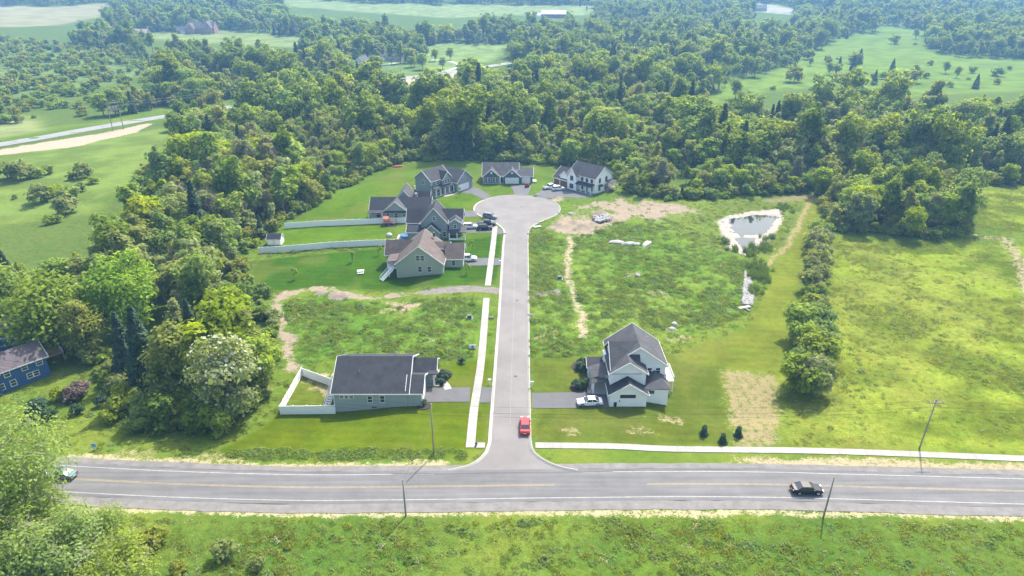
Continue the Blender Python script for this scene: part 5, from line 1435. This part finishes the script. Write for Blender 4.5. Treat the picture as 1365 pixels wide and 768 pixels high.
# hedgerow between the mown trail and the right meadow
for i, (q, k, s) in enumerate([((55.8,111.5), 0, .95), ((57.8,110.5), 3, 1.0), ((61.0,114.9), 0, .8), ((58.5,118.6), 2, .9), ((62.8,120.9), 0, 1.0), ((66.7,125.1), 2, .75), ((61.9,126.7), 1, .8), ((65.9,129.9), 0, .85), ((63.0,131.6), 1, 1.0), ((69.5,133.3), 2, .85), ((68.3,137.9), 0, .9), ((72.3,142.4), 3, .8), ((70.5,145.5), 2, .7), ((75.0,150.3), 0, .8), ((74.8,155.5), 3, .9), ((79.7,160.9), 3, .9), ((79.6,166.7), 3, 1.0), ((84.9,172.8), 3, .9), ((85.5,179.2), 3, 1.0), ((90.8,185.0), 3, .9), ((92.0,192.3), 0, 1.0)]):
    tree(HEDGE[k], q, s * random.uniform(.8, 1.25), ['rounded green hedgerow tree between the mown trail and the meadow', 'bright green upright hedgerow tree between trail and meadow', 'small round green hedgerow bush between trail and meadow', 'grey-green feathery hedgerow bush between trail and meadow'][k], 'tree', 'hedgerow along the right meadow', 'hedgerow_tree')
for i, q in enumerate([(58.0,114.2),(59.7,116.9),(60.8,122.1),(62.5,118.0),(62.1,123.9),(65.8,127.7),(65.8,134.3),(70.0,137.9),(70.7,142.4),(72.7,146.3),(74.9,152.9),(77.4,158.2),(79.7,163.8),(82.5,169.7),(85.4,176.0),(88.0,180.4),(88.7,186.2),(92.3,189.8)]):
    tree(BU[i % 3], q, random.uniform(.9, 1.4), ['rounded dull green', 'olive green', 'bright green'][i % 3] + ' low bush filling the hedgerow beside the right meadow', 'bush', 'low hedgerow bushes %d' % (i % 3), 'bush')
for q, s, l in (((33.5,97.0), 1, 'small dark spruce on the right lawn, the one nearest the white house'), ((36.2,94.9), .95, 'small dark spruce on the right lawn, the one beside the sidewalk'), ((39.4,96.7), 1, 'small dark spruce at the edge of the straw strip')):
    tree(SMALLCON, q, s, l, name='young_spruce', group='young spruces on the right lawn')
# by the far road and in the left meadow
tree(make(51, 14, 9.0, .04, 60, 3800, .5, L_PALE, 'round', r0=.4, flat=.9), (-147.4,319.4), 1.0, 'broad pale-green willow by the far road')
tree(make(52, 9, 5.0, .05, 30, 1500, .5, L_DARK, 'round', r0=.3), (-135.9,322.5), 1, 'dark round tree right of the pale willow')
tree(WT[4], (-169.5,338.7), .45, 'small round tree between the far road and pale willow')
for i, (q, s) in enumerate([((-194.9,256.6), 2.0), ((-188.3,254.6), 1.9), ((-185.4,257.7), 1.7), ((-182.8,263.0), 1.1), ((-164.6,228.7), 1.6), ((-162.6,234.3), 1.8), ((-154.1,228.7), 1.8), ((-150.1,218.6), 1.6), ((-148.9,209.1), 1.3), ((-157.0,240.1), 1.0), ((-165.6,257.7), 1.5), ((-157.7,249.6), 1.1), ((-168.2,254.6), 1.0), ((-138.8,254.6), 1.6), ((-138.4,246.7), 1.7), ((-129.1,242.8), 1.7), ((-175.9,232.1), .4), ((-131.8,234.3), 1.6), ((-135.9,234.3), 1.3)]):
    tree(BU[i % 3], q, s, ['rounded dull green bush', 'olive green bush', 'bright green bush'][i % 3] + ' standing in the meadow below the far road', 'bush', 'meadow bushes %d' % (i % 3), 'bush')
# scattered trees of the right fields
CON2 = conifer(53, 14, 4.2, 900, .7)
for q, s in (((292.7,601.7), .9), ((272.9,569.0), .8), ((290.7,543.5), .8), ((261.5,569.0), .7), ((237.3,498.5), .8), ((252.6,491.7), .7), ((311.3,472.2), .7)):
    tree(CON2, q, s, 'dark pointed conifer standing alone in the right-hand far fields', group='conifers of the far fields', name='conifer_tree')
for q, s in (((245.9,587.3), .45), ((239.6,535.5), .6), ((247.9,498.5), .5), ((304.8,535.5), .5), ((332.1,543.5), .6), ((326.9,520.1), .55), ((444.1,797.2), .7), ((138.1,431.9), .8), ((-55.5,569.0), .6), ((-54.3,627.0), .7), ((-66.4,616.7), .7), ((-17.8,516.4), .6), ((-100.7,535.5), .9), ((-108.2,551.8), .8), ((-60.5,505.6), .5), ((-169.4,627.0), .7), ((-146.4,627.0), .7), ((188.4,388.7), .8)):
    tree(WT[0], q, s, 'round broadleaf tree standing by itself in the far fields', group='lone trees of the far fields')
for i, q in enumerate([(265.3,616.7),(262.2,596.8),(282.6,627.0),(252.8,543.5),(289.3,606.7),(327.8,670.5),(253.6,520.1),(236.1,505.6),(268.7,512.7),(270.8,535.5),(281.3,505.6),(266.7,491.7),(285.6,491.7),(310.4,520.1),(323.2,505.6),(357.8,551.8),(332.8,498.5),(367.2,535.5),(400.8,569.0),(403.2,743.3),(421.8,743.3),(224.9,520.1),(208.2,498.5),(181.0,466.1),(254.0,478.6),(344.9,587.3),(301.3,491.7)]):
    tree(BU[i % 3], (q[0] + random.uniform(-9, 9), q[1] + random.uniform(-14, 14)), random.choice((.8, 1.1, 1.6, 2.3, 2.8)), ['rounded dull green bush', 'olive green bush', 'bright green bush'][i % 3] + ' scattered over the right-hand far fields', 'bush', 'far field bushes %d' % (i % 3), 'bush')
tree(BLOSSOM, (-138.4,569.0), .8, 'whitish flowering tree by the far road', name='flowering_tree')
# saplings on lawns
for q in ((-11.5,182.1), (-27.3,187.0), (-16.3,116.3), (-57.9,165.7), (-12.1,166.2), (-44.9,176.9), (-33.6,245.7), (-18.6,233.8), (-38.5,182.4)):
    tree(SAP, q, 1, 'thin young tree planted on a mown lawn of the left houses', group='young lawn trees', name='young_tree')
tree(SAP, (-15.1,120.6), 1.1, 'thin young tree beside the entry of the corner ranch house', name='young_tree')
for q in ((-13.9,116.6), (-14.4,115.5), (-13.3,114.7), (-14.7,113.3), (-13.6,113.1), (-10.3,120.9), (-16.4,106.0), (-12.8,115.5)):
    tree(YEW, q, .3, 'small dark shrub by the entry of the corner ranch house', 'shrub', 'shrubs of the corner ranch house', 'shrub')
for q in ((14.1,119.7), (15.0,120.3), (14.5,117.4), (12.5,111.7), (13.3,111.5), (14.1,112.0), (13.7,118.6)):
    tree(YEW, q, .42, 'small dark shrub beside the porch of the white two-storey house', 'shrub', 'shrubs of the white house', 'shrub')

# ---- the wood: individual trees at the near edges, the rest as one mass
def wood_points():
    rng = np.random.default_rng(11)
    pts = []
    def jit(x0, x1, y0, y1, s):
        gx, gy = np.meshgrid(np.arange(x0, x1, s), np.arange(y0, y1, s))
        x = gx.ravel() + rng.uniform(-.42, .42, gx.size) * s; y = gy.ravel() + rng.uniform(-.42, .42, gx.size) * s
        return x, y
    X, Y = [], []
    for (y0, y1, s) in ((90, 420, 5.6), (420, 760, 6.6), (760, 1330, 8.2)):
        x, y = jit(-1050, 1050, y0, y1, s); X.append(x); Y.append(y)
    x, y = np.concatenate(X), np.concatenate(Y)
    k = np.abs(x) < .84 * y + 45      # what a camera near this spot can see
    x, y = x[k], y[k]
    ok = inside(x, y, WOOD)
    zg = H(x, y)
    qx, qy = x + (fbm(x, y, .035, 3, 21) - .5) * np.clip(y * .05, 4, 46), y + (fbm(x, y, .035, 3, 52) - .5) * np.clip(y * .06, 4, 60)
    for p, c in FIELDS:
        ok &= ~inside(qx, qy, p)
        for ht in (4, 8, 12, 16):       # clearings widen towards the low side, no crown leans over them
            f = (74 - zg - ht) / (74 - zg); ok &= ~inside(qx / f, qy / f, p)
    for p in OPEN_EXTRA: ok &= ~inside(x, y, p)
    for p in ROAD_VIEW:
        for ht in (0, 4, 8, 12, 16):
            f = (74 - zg - ht) / (74 - zg); ok &= ~inside(x / f, y / f, p)
    for q, r in (((-147.4,319.4), 10), ((-85.3,136.7), 9), ((-80.8,128.9), 8), ((-76.4,121.2), 6), ((-98.7,128.0), 8), ((-116.4,137.4), 8), ((-51.9,104.0), 7), ((-63.0,107.8), 5), ((-70.2,111.9), 5), ((-71.0,190.0), 5), ((-363.2,848.0), 32), ((-424.1,818.5), 22), ((58.1,1021.7), 34), ((-102.7,616.7), 14), ((-92.2,670.5), 12), ((-121.5,596.8), 10), ((-134.9,371.9), 14), ((369.4,1105.8), 24), ((-105.5+6, 104.2+8), 15), ((-107, 130), 12)):
        ok &= np.hypot(x - q[0], y - q[1]) > r
    ok &= ~((x > -75) & (x < -25) & (y > 108) & (y < 172) & (seg_dist(x, y, TRACK_L, False) < 7.5))
    gap = fbm(x, y, .02, 3, 60)
    sc = np.zeros(len(x), bool)
    for p in SCRUBS: sc |= inside(x, y, p)
    ok &= ~(sc & (rng.random(len(x)) < .45))
    ok &= ~((gap > .66) & (rng.random(len(x)) < .6))
    return x[ok], y[ok], sc[ok], rng
wx, wy, wsc, wr = wood_points()
wk = np.array([wr.choice(len(WT), p=WW) for _ in wx])
# stands of one kind: noise decides what grows together
st1 = fbm(wx, wy, .012, 3, 90)
wk = np.where((st1 > .56) & (wr.random(len(wx)) < .45), 2, wk); wk = np.where((st1 < .44) & (wr.random(len(wx)) < .4), 5, wk)
st2 = fbm(wx, wy, .02, 3, 190); wk = np.where((st2 > .6) & (wr.random(len(wx)) < .6), 6, wk); wk = np.where((st2 < .4) & (wr.random(len(wx)) < .45), 11, wk); wk = np.where((np.abs(st2 - .5) < .02) & (wr.random(len(wx)) < .4), 8, wk)
greyz = (np.hypot(wx + 75, wy - 215) < 32) | (np.hypot(wx - 62, wy - 262) < 14)
wk = np.where(greyz & (wr.random(len(wx)) < .38), 7, wk)
lz = (wx < -30) & (wy > 140) & (wy < 230); wk = np.where(lz & (wr.random(len(wx)) < .18), 6, wk)
edge_d = seg_dist(wx, wy, WOOD, True)
ws = wr.uniform(.62, 1.1, len(wx)) * (.6 + .8 * sm(.3, .7, fbm(wx, wy, .045, 3, 140))); ws = np.where(wsc, ws * .5, ws); ws = np.where(edge_d < 6, ws * wr.uniform(.6, .95, len(wx)), ws)
ws = np.where((wx < -35) & (wy < 215), ws * .84, ws); ws = np.where((wx < -30) & (wy < 175), ws * .86, ws)
ws = np.where(wy > 420, ws * .95, ws)
ws = np.where((wx > 58) & (wx < 104) & (wy < 262), np.minimum(ws * .62, .6), ws); ws = np.where((wx > 95) & (wy < 240), np.minimum(ws, .84), ws)
# the largest in view stand as single trees
cz_ = wy * math.cos(R(25.2)) + 66 * math.sin(R(25.2)); inx = np.abs(wx / cz_) < .78
score = np.where(inx, cz_ + np.minimum(edge_d, 40) * 1.2, 1e9)
order = np.argsort(score); single = np.zeros(len(wx), bool); single[order[:225]] = True
MARKS = [('by the blue house', (-99, 118)), ('around the big bright maple', (-85.3,136.7)), ('behind the tall dark spruce', (-71.4,114.2)), ('above the corner of the dirt track', (-58.0,148.8)),
         ('near the garden shed', (-75.0,191.2)), ('at the end of the upper white fence', (-75.1,207.7)), ('beside the left meadow', (-136.0,207.7)), ('at the meadow corner below the pale willow', (-139.6,282.5)),
         ('uphill from the ranch lawn', (-69.2,230.0)), ('near the red canoe', (-47.6,278.9)), ('behind the grey two-storey house', (-28.9,278.9)), ('behind the slate blue ranch', (-2.1,286.2)),
         ('behind the white gabled house', (32.7,270.7)), ('beside the bare soil', (47.4,233.8)), ('left behind the pond', (71.0,232.0)), ('right behind the pond', (96.7,237.3)), ('at the top of the hedgerow', (99.2,204.1)),
         ('on the clump jutting into the right meadow', (119.5,197.4)), ('at the outer corner of the jutting clump', (143.2,204.1)), ('above the upper right meadow', (187.3,249.6)), ('far left beside the willow', (-117.0,144.9)), ('deep in the left wood', (-86.9,166.6)), ('midway up the left wood', (-97.3,207.7))]
def region(x, y):
    return min(MARKS, key=lambda m: (m[1][0]-x)**2 + (m[1][1]-y)**2)[0]
for i in np.where(single)[0]:
    k = int(wk[i]); lb = ('small ' if ws[i] < .68 else 'large ' if ws[i] > .95 else '') + WLAB[k] + ' ' + region(wx[i], wy[i])
    tree(WT[k], (wx[i], wy[i]), float(ws[i]), lb, 'tree', lb, 'wood_tree', float(wr.uniform(0, 6.28)), float(ws[i] * wr.uniform(.9, 1.12)))

def scatter(name, label, cat, pos, idx, scl, rot, protos, szf=None):
    """one object of uncountable stuff: points that carry shared plant meshes"""
    col = bpy.data.collections.new(name + '_kinds')
    for i, me in enumerate(protos):
        col.objects.link(bpy.data.objects.new('%s_%02d' % (name, i), me))
    me = bpy.data.meshes.new(name); n = len(pos)
    me.vertices.add(n); me.vertices.foreach_set('co', np.asarray(pos, np.float32).ravel())
    for nm, arr, ty in (('kind_i', idx, 'INT'), ('scl', scl, 'FLOAT'), ('rot', rot, 'FLOAT')):
        a = me.attributes.new(nm, ty, 'POINT'); a.data.foreach_set('value', np.asarray(arr, np.int32 if ty == 'INT' else np.float32))
    o = tag(link(name, me), label, cat, kind='stuff')
    g = bpy.data.node_groups.new(name + '_scatter', 'GeometryNodeTree')
    g.interface.new_socket('Geometry', in_out='INPUT', socket_type='NodeSocketGeometry'); g.interface.new_socket('Geometry', in_out='OUTPUT', socket_type='NodeSocketGeometry')
    gi, go = g.nodes.new('NodeGroupInput'), g.nodes.new('NodeGroupOutput')
    ci = g.nodes.new('GeometryNodeCollectionInfo'); ci.inputs[0].default_value = col; ci.inputs[1].default_value = True; ci.inputs[2].default_value = True
    ip = g.nodes.new('GeometryNodeInstanceOnPoints'); ip.inputs['Pick Instance'].default_value = True
    def attr(nm, ty):
        a = g.nodes.new('GeometryNodeInputNamedAttribute'); a.data_type = ty; a.inputs[0].default_value = nm; return a.outputs[0]
    cx = g.nodes.new('ShaderNodeCombineXYZ'); g.links.new(attr('rot', 'FLOAT'), cx.inputs[2])
    er = g.nodes.new('FunctionNodeEulerToRotation'); g.links.new(cx.outputs[0], er.inputs[0])
    g.links.new(gi.outputs[0], ip.inputs['Points']); g.links.new(ci.outputs[0], ip.inputs['Instance'])
    g.links.new(attr('kind_i', 'INT'), ip.inputs['Instance Index']); g.links.new(er.outputs[0], ip.inputs['Rotation']); g.links.new(attr('scl', 'FLOAT'), ip.inputs['Scale'])
    g.links.new(ip.outputs[0], go.inputs[0])
    md = o.modifiers.new('scatter', 'NODES'); md.node_group = g
    return o
rest = ~single
wz = H(wx, wy) - .1
scatter('woodland', 'dense mixed wood filling the land beyond the houses to the far hills', 'wood', np.stack([wx, wy, wz], 1)[rest], wk[rest], ws[rest], wr.uniform(0, 6.28, rest.sum()), [combine('wood_tree_mesh', t.whole) for t in WT])

# undergrowth along the wood edges and scrub in the open land
rng = np.random.default_rng(5)
def edge_bushes():
    out = []
    c = np.array(WOOD[:46]); L = np.concatenate([[0], np.cumsum(np.linalg.norm(np.diff(c, axis=0), axis=1))])
    for s in np.arange(0, L[-1], 1.5):
        for _ in range(2):
            x = np.interp(s, L, c[:, 0]) + rng.normal() * 2.0; y = np.interp(s, L, c[:, 1]) + rng.normal() * 2.0 + 2
            if inside(np.array([x]), np.array([y]), WOOD)[0]: out.append((x, y))
    for p in SCRUBS + [FIELDS[11][0]]:
        q = np.array(p); n = int(abs((q[:,0].max()-q[:,0].min()) * (q[:,1].max()-q[:,1].min())) / 160)
        x = rng.uniform(q[:,0].min(), q[:,0].max(), n); y = rng.uniform(q[:,1].min(), q[:,1].max(), n)
        k = inside(x, y, p) & (seg_dist(x, y, FAR_ROAD, False) > 8) & (np.abs(x) < .84 * y + 30); out += list(zip(x[k], y[k]))
    wxs = wx[rest & (wy < 330)]; wys = wy[rest & (wy < 330)]
    out += list(zip(wxs + rng.normal(size=len(wxs)) * 2.5, wys + rng.normal(size=len(wxs)) * 2.5))
    return np.array(out)
eb = edge_bushes()
scatter('undergrowth', 'bushy undergrowth along the edges of the wood', 'bushes', np.stack([eb[:,0], eb[:,1], H(eb[:,0], eb[:,1]) - .1], 1), rng.integers(0, 3, len(eb)), np.where(eb[:,1] > 300, rng.uniform(.8, 1.9, len(eb)), rng.uniform(.5, 1.15, len(eb))), rng.uniform(0, 6.28, len(eb)), [combine('bush_mesh', t.whole) for t in BU])

# ---- weeds, tall grass, reeds
def clump(seed, n, rad, hgt, size, mat, aspect=.5, up=.8):
    r = np.random.default_rng(seed); a = r.uniform(0, 6.28, n); q = np.sqrt(r.random(n)) * rad
    z = hgt * (1 - (q / rad) ** 2 * .7) * r.uniform(.3, 1, n)
    pos = np.stack([np.cos(a)*q, np.sin(a)*q, z], 1)
    nr = np.stack([np.cos(a)*.55, np.sin(a)*.55, np.full(n, up * 1.8)], 1) + r.normal(size=(n, 3)) * .4
    v, f = quads(r, pos, nr, size, aspect); return combine('clump', [(v, f, mat)])
def blades(seed, n, rad, hgt, mat, w=.05):
    r = np.random.default_rng(seed); a = r.uniform(0, 6.28, n); q = np.sqrt(r.random(n)) * rad
    p = np.stack([np.cos(a)*q, np.sin(a)*q, np.zeros(n)], 1); d = np.stack([r.normal(size=n)*.25, r.normal(size=n)*.25, np.ones(n)], 1) * (hgt * r.uniform(.6, 1.1, n))[:, None]
    sd_ = np.stack([np.cos(a*3), np.sin(a*3), np.zeros(n)], 1) * w
    v = np.stack([p - sd_, p + sd_, p + d + sd_*.2, p + d - sd_*.2], 1).reshape(-1, 3)
    return combine('blades', [(v, np.arange(4*n).reshape(-1, 4), mat)])
WEED = [clump(61, 34, .55, .38, .13, L_WEED), clump(62, 44, .7, .3, .13, L_WEED), clump(63, 30, .5, .24, .12, L_GRASS), blades(64, 40, .5, .38, L_GRASS, .035), clump(65, 22, .5, .4, .09, L_DRY), clump(66, 70, .8, .6, .18, L_WEED)]
def in_any(x, y, polys):
    r = np.zeros(len(x), bool)
    for p in polys: r |= inside(x, y, p)
    return r
def weeds():
    x0, x1, y0, y1 = -150, 190, 58, 300
    n = int((x1-x0) * (y1-y0) * 2.4)
    x, y = rng.uniform(x0, x1, n), rng.uniform(y0, y1, n)
    k = np.abs(x) < .84 * y + 22; x, y = x[k], y[k]
    mow = in_any(x, y, [LAWN_A, LAWN_B, LAWN_C, LAWN_DE, LAWN_BACK, MOWN_R, YARD_A, STRIP_B])
    paved = inside(x, y, OUTL) | (seg_dist(x, y, MAIN, False) < 6.3) | in_any(x, y, list(DRV.values()) + list(DRV_POLY.values()))
    for w_ in WALKS:
        paved |= seg_dist(x, y, w_, False) < 1.5
    bare_ = (seg_dist(x, y, TRACK_L, False) < 2.2) | (seg_dist(x, y, TRACK_R, False) < 1.3) | (inside(x, y, DIRT_H) & (rng.random(len(x)) < .8)) | inside(x, y, POND_BANK) | inside(x, y, CHANNEL) | inside(x, y, BROWN_N) | (seg_dist(x, y, VERGE_N, False) < 1.6) | (seg_dist(x, y, VERGE_F1, False) < 1.6) | (seg_dist(x, y, VERGE_F2, False) < 2.2) | (seg_dist(x, y, TRAIL_R, False) < 2)
    wood = inside(x, y, WOOD)
    lot = in_any(x, y, [WEEDS_L, WEEDS_R]); mead = in_any(x, y, [MEADOW_R, MEADOW_NE])
    south = y < 80; hedge = (y > 90.5) & (y < 93.2) & (x < -8) & (x > -48)
    dn = fbm(x, y, .12, 3, 7)
    prob = np.where(lot, .3 + 1.6 * np.clip(dn - .35, 0, 1), np.where(mead, 1.0 * np.clip(dn - .36, 0, 1) + .14, np.where(south, .35 + 1.2 * np.clip(dn - .38, 0, 1), .2)))
    prob = np.where(hedge, 1.0, prob)
    keep = (~mow | hedge) & ~paved & ~bare_ & ~wood & (rng.random(len(x)) < prob)
    x, y, lot, mead, south, hedge, dn = x[keep], y[keep], lot[keep], mead[keep], south[keep], hedge[keep], dn[keep]
    u = rng.random(len(x))
    ki = np.where(lot, np.select([u < .28, u < .5, u < .74, u < .93, u < .96], [0, 1, 2, 3, 4], 5),
         np.where(mead, np.select([u < .1, u < .16, u < .55, u < .97], [0, 1, 2, 3], 4), np.select([u < .1, u < .2, u < .6, u < .97, u < .985], [0, 1, 2, 3, 4], 5)))
    ki = np.where(hedge, np.where(u < .6, 0, 1), ki)
    s = rng.uniform(.55, 1.25, len(x)) * np.where(dn > .55, 1.25, 1.0); s = np.where(mead, s * .8, s)
    return x, y, ki, s
gx, gy, gk, gs = weeds()
scatter('weeds', 'tangled weeds and tall grass covering the empty lots and meadows', 'weeds', np.stack([gx, gy, H(gx, gy) - .05], 1), gk, gs, rng.uniform(0, 6.28, len(gx)), WEED)
REED = [blades(71, 60, .6, 1.5, L_REED, .05), blades(72, 40, .45, 1.1, L_REED, .04)]
rp = []
for c, r_, n in (((63.3,189.8), 1.6, 14), ((64.8,182.7), 2, 16), ((71.4,183.2), 2.4, 26), ((74.2,185.0), 1.8, 14), ((67.2,170.2), 2.6, 34), ((64.9,165.7), 2.6, 34), ((65.5,162.8), 2.2, 22), ((60.9,154.6), 2, 20), ((78.0,192.3), 1.6, 10), ((92.3,220.4), 2.2, 22), ((67.9,180.4), 1.5, 10)):
    for _ in range(n): rp.append((c[0] + rng.normal() * r_ * .5, c[1] + rng.normal() * r_ * .8))
rp = np.array(rp)
scatter('reeds', 'green reeds growing around the pond and along the stone channel', 'reeds', np.stack([rp[:,0], rp[:,1], H(rp[:,0], rp[:,1]) - .2], 1), rng.integers(0, 2, len(rp)), rng.uniform(.7, 1.3, len(rp)), rng.uniform(0, 6.28, len(rp)), REED)

# ------------------------------------------------------------------ the air
hb = MB().box(-1350, 1350, -120, 1600, -4, 84).build('haze', None)
hm, hnt, hout = nodes_of('haze_air')
pv = hnt.nodes.new('ShaderNodeVolumePrincipled')
pv.inputs['Color'].default_value = (.27, .55, 1, 1); pv.inputs['Density'].default_value = .00027; pv.inputs['Anisotropy'].default_value = .25
hnt.links.new(pv.outputs[0], hout.inputs['Volume'])
hb.data.materials.append(hm)
tag(hb, 'pale summer haze over the land', 'haze', kind='stuff')
